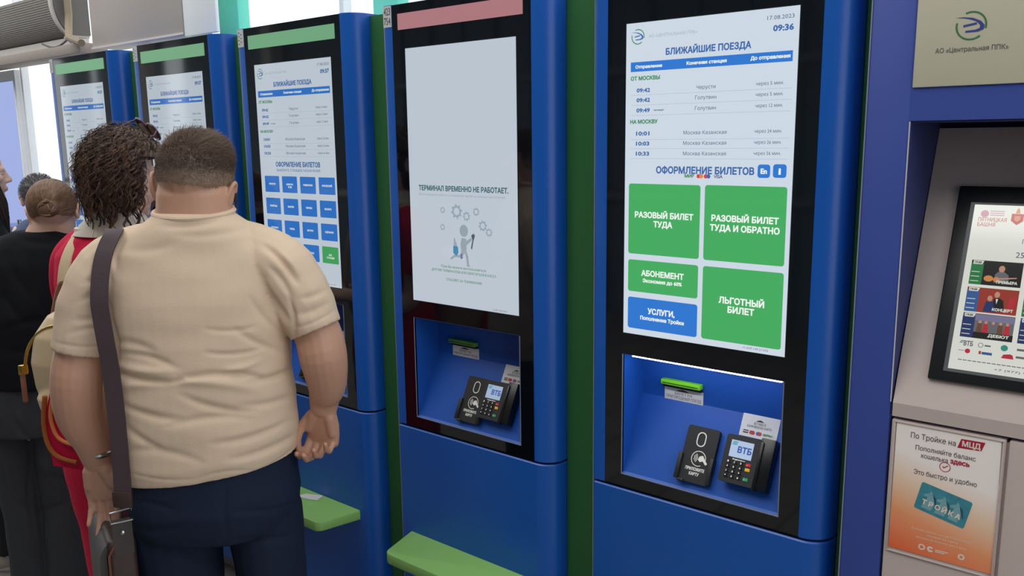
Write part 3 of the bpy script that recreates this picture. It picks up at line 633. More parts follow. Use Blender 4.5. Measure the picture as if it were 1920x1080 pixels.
for hx in (-.024, .0, .024):
    b.poly([(hx-.010, -.022), (hx+.008, -.022), (hx+.011, -.006), (hx+.006, .006), (hx+.002, .014), (hx-.002, .018), (hx-.003, .012), (hx-.012, .006), (hx-.011, .002), (hx-.004, .003)], h+.0002, cl)
    b.poly([(hx+.003, .012), (hx+.011, -.006), (hx+.016, -.012), (hx+.010, .006)], h+.0003, cd)
for q, ch in enumerate('ТРОЙКА'): b.ctext(ch, -.031+q*.0122, -.014, .0092, h+.0005, pw, True)
b.build('transit_card_picture', po, 0)
b = MB(MO @ FRONT)
b.text('Вы можете записать и проверить билет и баланс', .663, .769, .9925, .0035, h, pw); b.text('поездок на карту', .690, .745, .985, .0035, h, pw); b.text('Без комиссии пополнить карту в кассе', .672, .760, .977, .0035, h, pw)
b.poly(ringp(.683, .960, .0035, .0062, 0, 359.9), h, pw); b.poly(ringp(.6985, .960, .002, .0058, 30, 330), h, pw); b.rect(.707, .730, .9605, .9625, h, pw); b.rect(.707, .724, .957, .959, h, pw); b.poly(ringp(.7525, .961, .003, .006, 0, 359.9), h, pw)
b.build('poster_small_print', po, 0)
# logo plate above the recess
lp = mat('plate_enamel', 'c9c4ac', .28, var=.02, scale=2)
b = mm(); b.bbox(.6085, 1.042, -.003, .001, 1.8365, 2.19, lp, .0012); pl = b.build('sign_plate', M)
b = MB(MO @ FRONT); logo(b, .6975, 1.9375, .0245, .0035, mat('logo_green', '3c7444', .5), mat('logo_blue', '34418c', .5)); b.text('АО «Центральная ППК»', .643, .7575, 1.8945, .0080, .0035, mat('logo_text', '55554e', .6)); b.build('operator_logo', pl, 0)
# ---------------------------------------------------------------- people: closed lofts grown together into one continuous surface
def V3(*a): return Vector(a)
def ringpts(c, ax, ay, n=24, e=2.0):
    out = []
    for i in range(n):
        a = 2*math.pi*i/n; ca, sa = math.cos(a), math.sin(a)
        out.append(c + ax*math.copysign(abs(ca)**(2/e), ca) + ay*math.copysign(abs(sa)**(2/e), sa))
    return out
def loft(rings, n=24):
    vs = []; fs = []
    for r in rings: vs += [tuple(p) for p in ringpts(*r[:3], n=n, e=r[3] if len(r) > 3 else 2.0)]
    for i in range(len(rings)-1):
        for j in range(n): fs.append((i*n+j, i*n+(j+1) % n, (i+1)*n+(j+1) % n, (i+1)*n+j))
    fs += [tuple(range(n-1, -1, -1)), tuple(range((len(rings)-1)*n, len(rings)*n))]
    return vs, fs
def stack(rows, n=36):
    """horizontal rings: (z, half width, half depth, centre x, centre y, exponent)"""
    rows = [tuple(r)+(0, 0, 2.2)[len(r)-3:] for r in rows]
    return loft([(V3(r[3], r[4], r[0]), V3(r[1], 0, 0), V3(0, r[2], 0), r[5]) for r in rows], n)
def hollow(rows, t=.008, up=.06, n=36):
    """ring stack open at its lower end, with a wall of thickness t"""
    rows = [tuple(r)+(0, 0, 2.2)[len(r)-3:] for r in rows]
    r0 = rows[0]; inner = [(r0[0]+up, r0[1]-t, r0[2]-t)+r0[3:], (r0[0], r0[1]-t, r0[2]-t)+r0[3:]]
    return stack(inner+rows, n)
def limb(pts, rad, n=18, cap=True, open_end=0, flat=None):
    """tapering tube along points; radii are numbers or (r_side, r_front) pairs; flat = direction of r_side"""
    P = [Vector(p) for p in pts]; K = len(P); ref = Vector(flat) if flat is not None else None; rings = []
    for i in range(K):
        t = (P[min(i+1, K-1)]-P[max(i-1, 0)]).normalized()
        if ref is None: ref = V3(1, 0, 0) if abs(t.x) < .8 else V3(0, 1, 0)
        a = (ref-t*ref.dot(t)).normalized(); b = t.cross(a)
        r = rad[i] if isinstance(rad[i], tuple) else (rad[i], rad[i])
        if i == 0 and cap:
            for q in (80, 55, 28):
                s, c = math.sin(math.radians(q)), math.cos(math.radians(q)); m_ = min(r); rings.append((P[0]-t*m_*s, a*r[0]*c, b*r[1]*c))
        rings.append((P[i], a*r[0], b*r[1]))
        if i == K-1:
            if open_end:
                w_ = .008; rings.append((P[i], a*(r[0]-w_), b*(r[1]-w_))); rings.append((P[i]-t*open_end, a*(r[0]-w_), b*(r[1]-w_)))
            elif cap:
                for q in (28, 55, 80):
                    s, c = math.sin(math.radians(q)), math.cos(math.radians(q)); m_ = min(r); rings.append((P[i]+t*m_*s, a*r[0]*c, b*r[1]*c))
    return loft(rings, n)
def spline(pts, rad, k=4):
    """Catmull-Rom refinement of a limb"""
    P = [Vector(p) for p in pts]; R = [Vector(r if isinstance(r, tuple) else (r, r)) for r in rad]; op = []; orr = []
    for i in range(len(P)-1):
        a, b, c, d = (P[max(i-1, 0)], P[i], P[i+1], P[min(i+2, len(P)-1)]); ra, rb, rc, rd = (R[max(i-1, 0)], R[i], R[i+1], R[min(i+2, len(P)-1)])
        for j in range(k):
            t = j/k; f = lambda p0, p1, p2, p3: .5*((2*p1)+(p2-p0)*t+(2*p0-5*p1+4*p2-p3)*t*t+(3*p1-p0-3*p2+p3)*t**3)
            op.append(f(a, b, c, d)); orr.append(tuple(f(ra, rb, rc, rd)))
    op.append(P[-1]); orr.append(tuple(R[-1])); return op, orr
def slimb(pts, rad, k=4, **kw):
    p, r = spline(pts, rad, k); return limb(p, r, **kw)
def ell(c, r, n=18, m=12, T=None):
    vs = [(0, 0, 1)]
    for i in range(1, m):
        a = math.pi*i/m
        for j in range(n): vs.append((math.sin(a)*math.cos(2*math.pi*j/n), math.sin(a)*math.sin(2*math.pi*j/n), math.cos(a)))
    vs.append((0, 0, -1)); L_ = len(vs)-1
    fs = [(0, 1+j, 1+(j+1) % n) for j in range(n)] + [(L_, 1+(m-2)*n+(j+1) % n, 1+(m-2)*n+j) for j in range(n)]
    for i in range(m-2):
        for j in range(n): fs.append((1+i*n+j, 1+(i+1)*n+j, 1+(i+1)*n+(j+1) % n, 1+i*n+(j+1) % n))
    c = Vector(c); out = [Vector((v[0]*r[0], v[1]*r[1], v[2]*r[2]))+c for v in vs]
    if T: out = [T @ v for v in out]
    return [tuple(v) for v in out], fs
def xf(T, d): return [tuple(T @ Vector(v)) for v in d[0]], d[1]
def fuse(parts, voxel, it=4, fac=.5):
    vs = []; fs = []
    for v, f in parts: b = len(vs); vs += v; fs += [tuple(b+k for k in q) for q in f]
    bm = bmesh.new(); bv = [bm.verts.new(v) for v in vs]
    for q in fs: bm.faces.new([bv[k] for k in q])
    bmesh.ops.recalc_face_normals(bm, faces=bm.faces)
    me = bpy.data.meshes.new('tmp'); bm.to_mesh(me); bm.free()
    o = bpy.data.objects.new('tmp', me); COL.objects.link(o)
    m = o.modifiers.new('r', 'REMESH'); m.mode = 'VOXEL'; m.voxel_size = voxel; m.adaptivity = 0
    if it: s = o.modifiers.new('s', 'SMOOTH'); s.factor = fac; s.iterations = it
    dg = bpy.context.evaluated_depsgraph_get(); dg.update()
    out = bpy.data.meshes.new_from_object(o.evaluated_get(dg), depsgraph=dg)
    bpy.data.objects.remove(o); bpy.data.meshes.remove(me)
    return out
def finish(me, name, mt, parent):
    me.name = name; me.materials.clear(); me.materials.append(mt)
    me.polygons.foreach_set('use_smooth', [True]*len(me.polygons)); me.update()
    o = bpy.data.objects.new(name, me); COL.objects.link(o); o.parent = parent; return o
def mesh_np(me):
    n = len(me.vertices); c = np.empty(n*3); me.vertices.foreach_get('co', c); nr = np.empty(n*3); me.vertices.foreach_get('normal', nr)
    return c.reshape(-1, 3), nr.reshape(-1, 3)
def fold(me, W, folds, base=.0, freq=(6, 6, 18), seed=0):
    """real folds: each is a line between two sight points, a depth and a width; W places the mesh in the world"""
    co, nr = mesh_np(me); Wm = np.array(W); w = co @ Wm[:3, :3].T + Wm[:3, 3]
    d = w-np.array(CPOS); z = d @ np.array(C_F); px = 960+CF*(d @ np.array(C_R))/z; py = 540-CF*(d @ np.array(C_U))/z
    wn_ = nr @ Wm[:3, :3].T; facing = np.clip(-(wn_*d).sum(1)/np.linalg.norm(d, axis=1)*2.5, 0, 1)
    disp_ = np.zeros(len(co))
    for x0, y0, x1, y1, amp, wd in folds:
        ex, ey = x1-x0, y1-y0; L2 = ex*ex+ey*ey; t = ((px-x0)*ex+(py-y0)*ey)/L2; tc = np.clip(t, 0, 1)
        bow = 4*tc*(1-tc)*.06*math.sqrt(L2)*(1 if (x0*7+y0) % 2 < 1 else -1)
        ds = ((px-x0-tc*ex)*ey-(py-y0-tc*ey)*ex)/math.sqrt(L2)+bow
        en = np.hypot(px-x0-t.clip(0, 1)*ex, py-y0-t.clip(0, 1)*ey); over = np.where((t < 0) | (t > 1), en, 0)
        taper = np.clip(np.sin(np.pi*np.clip(tc*.9+.05, 0, 1)), 0, 1)**.7
        disp_ += amp*taper*np.exp(-(ds/wd)**2)*np.exp(-(over/wd)**2)
    disp_ *= facing
    if base:
        nz = np.array([noise.noise(Vector((p[0]*freq[0]+seed, p[1]*freq[1], p[2]*freq[2]))) for p in co]); disp_ += base*nz
    co = co + nr*disp_[:, None]; me.vertices.foreach_set('co', co.ravel()); me.update()
def head_parts(H, s=1.0, ears=True, neck=None):
    """head in its own frame: x right, y forward, z up; origin at mid height"""
    T = H @ Matrix.Scale(s, 4); P = []
    for c, r in (((0, -.012, .035), (.078, .098, .085)), ((0, .028, -.03), (.064, .066, .088)), ((0, .034, -.08), (.050, .050, .036)), ((0, .074, -.1), (.021, .018, .018)),
                 ((0, .080, .022), (.050, .016, .012)), ((.031, .073, .013), (.017, .016, .006)), ((-.031, .073, .013), (.017, .016, .006)), ((.031, .071, -.010), (.017, .015, .006)), ((-.031, .071, -.010), (.017, .015, .006)), ((.042, .062, -.02), (.022, .022, .02)), ((-.042, .062, -.02), (.022, .022, .02)), ((.011, .102, -.033), (.009, .010, .008)), ((-.011, .102, -.033), (.009, .010, .008)),
                 ((0, .092, -.060), (.024, .011, .006)), ((0, .091, -.070), (.021, .011, .007))): P.append(ell(c, r, T=T))
    P.append(xf(T, limb([(0, .088, .012), (0, .098, -.008), (0, .110, -.028)], [.009, .0105, .012], n=12)))
    if ears:
        for q in (1, -1):
            P.append(ell((q*.080, -.012, -.008), (.011, .017, .026), T=T))
            arc_ = [(q*(.086+.006*math.sin(a)), -.012-.019*math.cos(a)*1.0-.004, -.004+.030*math.sin(a)) for a in [math.radians(-70+i*18) for i in range(15)]]
            P.append(xf(T, limb(arc_, [.0055]*15, n=8)))
    return P
def eyes(H, s, parent):
    T = H @ Matrix.Scale(s, 4); ew_ = mat('eye_white', 'b8aca4', .3); ir = mat('eye_iris', '3a2c22', .2)
    for q in (1, -1):
        b = MB(T); b.add(*ell((q*.031, .0745, .002), (.0125, .0125, .0115)), ew_); b.add(*ell((q*.031, .0835, .002), (.0055, .004, .0055), 12, 8), ir); b.build('eye', parent)
def hand_parts(W, d, n, t, s=1.0, curl=(35, 40, 30), spread=.0, fan=6, fat=1.0):
    W = Vector(W); d = Vector(d).normalized(); n = Vector(n); n = (n-d*n.dot(d)).normalized(); t = Vector(t); t = (t-d*t.dot(d)-n*t.dot(n)).normalized()
    P = [loft([(W-d*.02*s, t*.031*s, n*.024*s), (W+d*.012*s, t*.033*s, n*.021*s), (W+d*.04*s, t*.041*s, n*.019*s, 2.4), (W+d*.075*s, t*.0435*s, n*.0155*s, 2.6), (W+d*.094*s, t*.042*s, n*.013*s, 2.6), (W+d*.101*s, t*.036*s, n*.008*s, 2.6)], 24)]
    P.append(limb([W+(d*.018+t*.02+n*.009)*s, W+(d*.055+t*.034+n*.010)*s], [.017*s, .013*s])); P.append(limb([W+(d*.02-t*.02+n*.010)*s, W+(d*.06-t*.028+n*.009)*s], [.014*s, .011*s]))
    for k, (o, ls, r) in enumerate(((.032, (.043, .026, .022), .0092), (.0110, (.047, .030, .023), .0094), (-.0105, (.043, .028, .022), .0088), (-.0310, (.034, .021, .019), .0078))):
        p = W+(d*(.094-.006*abs(k-1.2))+t*o)*s; pts = [p-d*.012*s, p]; a = 0; r *= fat; rr = [r*s*1.05, r*s]
        for j, L_ in enumerate(ls):
            a += math.radians(curl[j]+(k*fan if j < 2 else 0)); v = d*math.cos(a)+n*math.sin(a)+t*(spread*(1.5-k)); p = p+v.normalized()*L_*s; pts.append(p); rr.append(r*s*(1-.09*(j+1)))
        P.append(limb(pts, rr, n=12))
    p = W+(d*.022+t*.030+n*.004)*s
    P.append(limb([p, p+(d*.032+t*.022+n*.014)*s, p+(d*.062+t*.024+n*.026)*s, p+(d*.086+t*.016+n*.034)*s], [.0135*s, .0118*s, .0105*s, .008*s], n=12))
    return P
def strands(b, paths, r0, r1, mt, sides=3):
    """many hair strands as thin tapering tubes in one mesh; paths: (S, K, 3) array"""
    S, K, _ = paths.shape; t = np.gradient(paths, axis=1); t /= np.linalg.norm(t, axis=2, keepdims=True)+1e-9
    ref = np.cross(t[:, :1], np.array([.31, .52, .79])); ref = np.repeat(ref, K, axis=1); ref -= t*(ref*t).sum(2, keepdims=True); ref /= np.linalg.norm(ref, axis=2, keepdims=True)+1e-9
    bt = np.cross(t, ref); rad = np.linspace(r0, r1, K)[None, :, None]
    ang = [2*math.pi*j/sides for j in range(sides)]
    V = np.stack([paths+rad*(ref*math.cos(a)+bt*math.sin(a)) for a in ang], axis=2)
    base = len(b.v); b.v += [tuple(p) for p in V.reshape(-1, 3)]; i_ = b.m(mt); nf = 0
    idx = (np.arange(S)[:, None]*K*sides+np.arange(K-1)[None, :]*sides)[:, :, None]+np.arange(sides)[None, None, :]
    nx = (np.arange(S)[:, None]*K*sides+np.arange(K-1)[None, :]*sides)[:, :, None]+((np.arange(sides)+1) % sides)[None, None, :]
    F = np.stack([idx, nx, nx+sides, idx+sides], axis=-1).reshape(-1, 4)+base
    b.f += F.tolist(); b.mi += [i_]*len(F)
def skin_mat(name, col, dark=None):
    m = mat(name, col, .5, var=.10, scale=14, bump=.04); b = m.node_tree.nodes['Principled BSDF']
    b.inputs['Subsurface Weight'].default_value = .06; b.inputs['Subsurface Radius'].default_value = (.012, .005, .003); return m
def hair_mat(name, c0, c1, sc=60, stretch=None, rough=.45):
    m = mat(name, c0, rough, var=.0, scale=sc, stretch=stretch, bump=.25, spec=.35); mx = [q for q in m.node_tree.nodes if q.type == 'MIX'][0]
    mx.inputs[6].default_value = lin(c0); mx.inputs[7].default_value = lin(c1); return m
def shoe(parent, x, y, yaw, top, sole, L=.28, name='shoe'):
    T = Matrix.Translation((x, y, 0)) @ Matrix.Rotation(math.radians(yaw), 4, 'Z')
    me = fuse([xf(T, slimb([(0, -.06, .05), (0, .0, .05), (0, .08, .045), (0, .15, .036), (0, .185, .034)], [(.036, .045), (.04, .05), (.046, .042), (.045, .03), (.034, .022)], flat=(1, 0, 0))), xf(T, limb([(0, -.04, .05), (0, -.035, .11)], [(.037, .045), (.036, .045)], flat=(1, 0, 0)))], .006, 3)
    o = finish(me, name, top, parent)
    b = MB(T); pts = [(.038*math.cos(a)*(1.18 if math.sin(a) > 0 else .95)+0, .065+.145*math.sin(a)) for a in [2*math.pi*i/28 for i in range(28)]]; b.prism(pts, 0.001, .026, sole); b.build('sole', o); return o
def person(G, yaw, label):
    o = empty('person', (G[0], G[1], 0)); o.rotation_euler = (0, 0, math.radians(yaw)); tag(o, label, 'person')
    W = Matrix.Translation((G[0], G[1], 0)) @ Matrix.Rotation(math.radians(yaw), 4, 'Z'); return o, W
def headframe(c, yaw=0, pitch=0, roll=0):
    return Matrix.Translation(c) @ Matrix.Rotation(math.radians(yaw), 4, 'Z') @ Matrix.Rotation(math.radians(pitch), 4, 'X') @ Matrix.Rotation(math.radians(roll), 4, 'Y')
def ellsurf(H, s, c, r, dirs):
    """points and outward normals on the skull for unit directions"""
    p = np.array(c)+dirs*np.array(r); n = dirs/np.array(r); n /= np.linalg.norm(n, axis=1, keepdims=True); A = np.array(H)
    return (p*s) @ A[:3, :3].T + A[:3, 3], n @ A[:3, :3].T
def cap_mesh(H, s, c, r, keep, off=1.02, n=64, m=40):
    """closed skull cap: keep(x,y,z of unit direction) says where hair grows"""
    vs, fs = ell((0, 0, 0), (1, 1, 1), n, m); K = [keep(*v) for v in vs]; out = []
    for v, k in zip(vs, K):
        f = off if k else .93; out.append(H @ (Vector((c[0]+v[0]*r[0]*f, c[1]+v[1]*r[1]*f, c[2]+v[2]*r[2]*f))*s))
    return [tuple(v) for v in out], fs

# ---- the man in the beige shirt
skin_m = skin_mat('skin_tanned', 'c09178')
man, MW = person((-.77, -.645), 45, 'heavyset person in a beige T-shirt and dark jeans seen from behind, wearing a brown strap')
HM = headframe((.011, .012, 1.648), -6, -3, 8); HS = 1.015
armL = slimb([(-.17, 0, 1.48), (-.215, -.015, 1.40), (-.262, -.03, 1.29), (-.276, -.042, 1.215), (-.284, -.025, 1.13), (-.272, -.005, 1.06), (-.265, 0, 1.005)], [.06, .06, .054, .0555, .0515, .042, (.033, .027)], flat=(1, 0, 0))
armR = slimb([(.17, 0, 1.48), (.225, -.015, 1.41), (.272, -.03, 1.315), (.287, -.042, 1.252), (.290, -.022, 1.18), (.280, 0, 1.14), (.276, .004, 1.112)], [.06, .06, .056, .0565, .047, .038, (.034, .028)], flat=(1, 0, 0))
parts = head_parts(HM, HS) + [armL, armR,
    stack([(.92, .17, .13), (1.05, .19, .145), (1.2, .19, .14), (1.35, .19, .13), (1.45, .185, .11), (1.52, .15, .095), (1.56, .105, .085, .005, -.004), (1.60, .083, .079, .010, -.010), (1.64, .081, .080, .012, -.008), (1.66, .078, .074, .012, -.004), (1.69, .07, .07, .014, 0)]),
    stack([(.84, .17, .13), (.93, .18, .14)]),
    slimb([(-.09, 0, .85), (-.09, .01, .5), (-.095, 0, .1), (-.095, 0, .06)], [.085, .06, .045, .045]), slimb([(.12, 0, .85), (.125, .01, .5), (.13, 0, .1), (.13, 0, .06)], [.085, .06, .045, .045])]
parts += hand_parts((-.265, 0, 1.002), (.06, .06, -1), (-.1, -1, -.05), (1, 0, 0), 1.0, (8, 16, 10), 0, 2, 1.12)
parts += hand_parts((.276, .004, 1.110), (-.10, .16, -1), (-.35, -1, -.1), (-1, .25, 0), 1.0, (50, 50, 32), 0, 5, 1.1)
body = finish(fuse(parts, .0032, 3), 'body', skin_m, man); eyes(HM, HS, man)
shirt_m = mat('beige_cotton', 'd8bea4', .85, var=.025, scale=260, bump=.10, spec=.15)
SLV_L = slimb([(-.12, 0, 1.505), (-.185, -.008, 1.462), (-.235, -.022, 1.375), (-.263, -.032, 1.284)], [.068, (.082, .086), (.073, .082), (.0615, .07)], flat=(1, 0, 0), open_end=.05)
SLV_R = slimb([(.12, 0, 1.505), (.19, -.008, 1.462), (.240, -.022, 1.390), (.272, -.032, 1.315)], [.068, (.080, .086), (.073, .082), (.0625, .07)], flat=(1, 0, 0), open_end=.05)
TOR = hollow([(.995, .208, .160), (1.03, .212, .166), (1.10, .213, .166), (1.2, .207, .158), (1.3, .204, .152), (1.4, .210, .142), (1.46, .206, .128), (1.51, .186, .114), (1.545, .150, .102, .003, -.004), (1.570, .118, .093, .006, -.008), (1.586, .098, .086, .008, -.010), (1.598, .087, .081, .008, -.012), (1.604, .070, .066, .009, -.012)], .010, .08, 48)
me = fuse([TOR, SLV_L, SLV_R], .0042, 5)
co, nr = mesh_np(me); lo = np.clip((1.2-co[:, 2])/.25, 0, 1); sel = np.abs(co[:, 0]) < .225; co[:, 2] += np.where(sel, lo*.13*co[:, 0], 0); me.vertices.foreach_set('co', co.ravel()); me.update()
FOLDS = [(214, 698, 340, 714, -.0085, 6), (330, 713, 490, 708, -.0085, 6), (470, 716, 556, 688, -.006, 6), (216, 682, 330, 696, .005, 8), (225, 726, 480, 732, .005, 9), (213, 640, 290, 660, -.004, 8), (225, 662, 330, 690, -.004, 6),
    (228, 758, 335, 786, -.005, 7), (340, 742, 480, 772, -.005, 7), (315, 800, 470, 786, -.004, 7), (236, 800, 300, 842, -.004, 7), (400, 832, 545, 788, -.005, 7), (430, 862, 560, 812, -.005, 7), (450, 760, 556, 740, -.004, 7), (240, 845, 380, 868, -.003, 7),
    (497, 462, 556, 530, -.007, 6), (505, 500, 548, 565, -.005, 6), (490, 520, 546, 606, -.006, 7), (525, 478, 562, 520, .004, 7), (470, 560, 535, 630, -.004, 7), (440, 618, 540, 660, -.004, 7), (385, 617, 480, 612, -.003, 4), (385, 661, 490, 654, -.004, 4), (360, 702, 490, 676, .004, 6),
    (300, 424, 430, 406, -.003, 6), (330, 440, 470, 425, -.0025, 8), (240, 470, 330, 455, -.002, 9), (180, 492, 207, 585, -.007, 6), (195, 470, 215, 520, .004, 7), (150, 565, 200, 548, -.004, 6), (140, 600, 200, 590, -.0035, 6), (130, 625, 205, 618, -.003, 5), (160, 530, 195, 515, -.003, 6), (205, 590, 214, 690, -.006, 6),
    (562, 560, 606, 546, -.003, 6), (556, 590, 612, 570, -.003, 6), (541, 560, 552, 640, -.006, 5), (103, 641, 204, 647, -.0022, 2.2), (546, 616, 631, 580, -.0022, 2.2), (236, 884, 370, 897, -.002, 2.2), (370, 897, 480, 884, -.002, 2.2), (480, 884, 562, 830, -.002, 2.2)]
fold(me, MW, [(a_, b_, c_, d_, e_*1.35, w_) for a_, b_, c_, d_, e_, w_ in FOLDS], .004, (7, 7, 20), 3)
shirt = finish(me, 't_shirt', shirt_m, man)
b = MB(); b.tube([(.009+.087*math.cos(a), -.012+.081*math.sin(a), 1.599+.010*math.sin(a)) for a in [2*math.pi*i/40 for i in range(40)]], .0065, shirt_m, 8, True); b.build('neckband', shirt)
den = mat('dark_denim', '1a2236', .8, var=.25, scale=220, bump=.08, spec=.2)
def leg(x0, x1, x2, r0, d=0): return slimb([(x0, 0, .86), (x1, .0, .70), (x2, .012, .46), (x2, -.01, .10), (x2, -.012, .035)], [(r0*.99, .115), (r0*.92, .108), (r0*.78, .082), (r0*.66, .068), (r0*.66, .068)], flat=(1, 0, 0), cap=False)
me = fuse([stack([(.835, .190, .150, .006), (.86, .198, .158, .004), (.91, .206, .166, .004), (.97, .200, .158, .003), (1.02, .196, .15, .003), (1.05, .19, .145)]), leg(-.098, -.089, -.098, .108), leg(.118, .128, .135, .092)], .006, 4)
fold(me, MW, [(245, 940, 330, 960, -.004, 5), (250, 990, 350, 985, -.004, 6), (440, 960, 560, 940, -.004, 6), (430, 1010, 560, 1000, -.004, 7), (300, 1030, 420, 1045, -.004, 7), (425, 915, 426, 1005, -.003, 3), (455, 912, 462, 950, -.002, 2), (462, 950, 540, 930, -.002, 2), (255, 925, 320, 930, -.002, 2)], .004, (9, 9, 14), 5)
jn = finish(me, 'jeans', den, man)
lace_m = mat('shoe_black', '202022', .6); sole_m = mat('sole_grey', '9a9690', .6)
shoe(man, -.098, .0, 8, lace_m, sole_m); shoe(man, .135, .0, -10, lace_m, sole_m)
# cropped hair: denser on the crown, thinning into the nape
hm = bpy.data.materials.new('cropped_hair'); hm.use_nodes = True; nt = hm.node_tree; n = nt.nodes; l = nt.links
tc = n.new('ShaderNodeTexCoord'); sp = n.new('ShaderNodeSeparateXYZ'); mr_ = n.new('ShaderNodeMapRange'); mr_.inputs[1].default_value = 1.660; mr_.inputs[2].default_value = 1.745; rp = n.new('ShaderNodeValToRGB'); ns = n.new('ShaderNodeTexNoise'); ns.inputs['Scale'].default_value = 60; mxx = n.new('ShaderNodeMath'); mxx.operation = 'MULTIPLY_ADD'; mxx.inputs[1].default_value = .14; 
l.new(tc.outputs['Object'], sp.inputs[0]); l.new(sp.outputs['Z'], mr_.inputs[0]); l.new(tc.outputs['Object'], ns.inputs['Vector']); l.new(ns.outputs['Fac'], mxx.inputs[0]); l.new(mr_.outputs[0], mxx.inputs[2]); l.new(mxx.outputs[0], rp.inputs[0]); l.new(rp.outputs[0], n['Principled BSDF'].inputs['Base Color']); n['Principled BSDF'].inputs['Roughness'].default_value = .7
cr = rp.color_ramp; cr.elements[0].position = .12; cr.elements[0].color = lin('9a806c'); cr.elements[1].position = .55; cr.elements[1].color = lin('5e4c42'); e = cr.elements.new(.95); e.color = lin('6c584a')
HC, HR = (0, -.012, .035), (.078, .098, .085)
def mankeep(x, y, z): return z > -.29 + .25*max(0, y) + (.5*max(0, y-.35)) and not (y > .55 and z < .45)
bh = MB(); bh.add(*cap_mesh(HM, HS, HC, HR, mankeep, 1.025), hm)
S = 15000; dd = rng.normal(size=(S, 3)); dd /= np.linalg.norm(dd, axis=1, keepdims=True)
ok = np.array([mankeep(*v) for v in dd]); dd = dd[ok]; p, nn_ = ellsurf(HM, HS, HC, tuple(q*1.015 for q in HR), dd)
top = np.clip((dd[:, 2]-.1)/.7, 0, 1)[:, None]; L_ = .004+.020*top**1.3*(1+.4*rng.random((len(dd), 1)))
comb = np.array([.25, .55, .1])[None, :]*top*1.4+rng.normal(size=(len(dd), 3))*.28; v1 = nn_+comb*.6; v1 /= np.linalg.norm(v1, axis=1, keepdims=True); v2 = nn_*.55+comb+np.array([0, 0, -.45]); v2 /= np.linalg.norm(v2, axis=1, keepdims=True)
strands(bh, np.stack([p, p+v1*L_*.5, p+v1*L_*.5+v2*L_*.6], axis=1), .0007, .0002, hm)
bh.build('cropped_hair', man, 60)
b = MB(HM @ Matrix.Scale(HS, 4)); b.bbox(.0885, .0945, -.004, .006, -.019, .003, blk, .002); b.bbox(.090, .095, .002, .008, -.034, -.014, blk, .002)
tag(b.build('earphone'), 'small black earphone in the ear of the person in beige', 'earphone').matrix_world = MW
b = MB(); b.tube([(-.265+.038*math.cos(a), .0+.032*math.sin(a), 1.026) for a in [math.radians(-75+i*7) for i in range(31)]], .0065, mat('bracelet_steel', 'a8a6a4', .25, 1), 8)
tag(b.build('bracelet'), 'metal cuff bracelet on the wrist above the brown bag, its edge beside the strap', 'bracelet').matrix_world = MW
# shoulder bag
lea = mat('bag_leather_brown', '3c2a26', .45, var=.2, scale=50, bump=.15); lea2 = mat('bag_leather_grey', '3a3331', .55, var=.25, scale=30, bump=.2, stretch=(1, 1, .3)); steel = mat('bag_steel', 'c2c2c4', .25, 1)
bag = empty('shoulder_bag', (0, 0, 0)); bag.matrix_world = MW @ Matrix.Translation((-.222, -.135, .60)) @ Matrix.Rotation(math.radians(26), 4, 'Z'); tag(bag, 'brown leather shoulder bag hanging at the hip of the person in beige', 'bag')
def bagbox(x0, x1, y0, y1, z0, z1, mt, name, r=.012, par=bag):
    b = MB(); b.bbox(x0, x1, y0, y1, z0, z1, mt, r, 4); return b.build(name, par)
me_b = bagbox(.012, .074, .0, .30, 0, .255, lea, 'bag_body')
b = MB(); b.prism([(-.006, .0), (.010, .0), (.010, .215), (.016, .232), (.028, .244), (.062, .250), (.062, .256), (.024, .252), (.008, .240), (-.002, .224), (-.006, .20)], -.29, -.01, lea2, Matrix(((1, 0, 0, 0), (0, 0, -1, 0), (0, 1, 0, 0), (0, 0, 0, 1)))); b.build('flap', bag)
b = MB(); b.tube([(.014, -.002, .01), (.013, -.003, .15), (.014, -.002, .22), (.03, -.002, .248)], .003, mat('bag_piping', '6a4030', .5), 8); b.build('piping', bag)
b = MB(); b.prism(rrect(.026, .068, .215, .305, .006), .0005, .0045, lea2, FRONT); ta = b.build('strap_tab', bag)
b = MB(FRONT); b.add(*ell((.047, .272, .006), (.0055, .0055, .003), 14, 8), steel); b.build('rivet', ta)
b = MB(FRONT); b.tube([(.024, .298, .006), (.024, .325, .006), (.070, .329, .006), (.070, .300, .006)], .0028, steel, 8, True); b.build('strap_ring', bag)
from mathutils.bvhtree import BVHTree
sco, _ = mesh_np(shirt.data); bvh = BVHTree.FromPolygons([Vector(c) for c in sco], [tuple(p.vertices) for p in shirt.data.polygons])
IW = MW.inverted()
def on_plane(px, py, y):
    o_ = IW @ CPOS; d_ = (IW.to_3x3() @ (at(px, py, 1.0)-CPOS)); return o_+d_*((y-o_.y)/d_.y)
sp_ = []
for px, py, y in ((214, 434, -.05), (200, 462, -.08), (190, 500, -.10), (186, 560, -.12), (191, 600, -.125), (198, 640, -.13), (207, 690, -.13), (216, 760, -.135), (223, 830, -.14), (229, 900, -.14), (232, 952, -.142)):
    p = on_plane(px, py, y); best = p.y
    for dx in (-.021, 0, .021):
        h_ = bvh.ray_cast(Vector((p.x+dx, -.6, p.z)), Vector((0, 1, 0)))
        if h_[0] is not None and abs(p.x+dx) < .205: best = min(best, h_[0].y-.005)
    p = on_plane(px, py, best if py < 850 else y); sp_.append(p)
sp_ = [Vector((-.178, .15, 1.44)), Vector((-.183, .09, 1.525)), Vector((-.186, .03, 1.556))] + sp_
op, _r = spline(sp_, [.02]*len(sp_), 4); b = MB(); vs = []; fs = []; n_ = len(op)
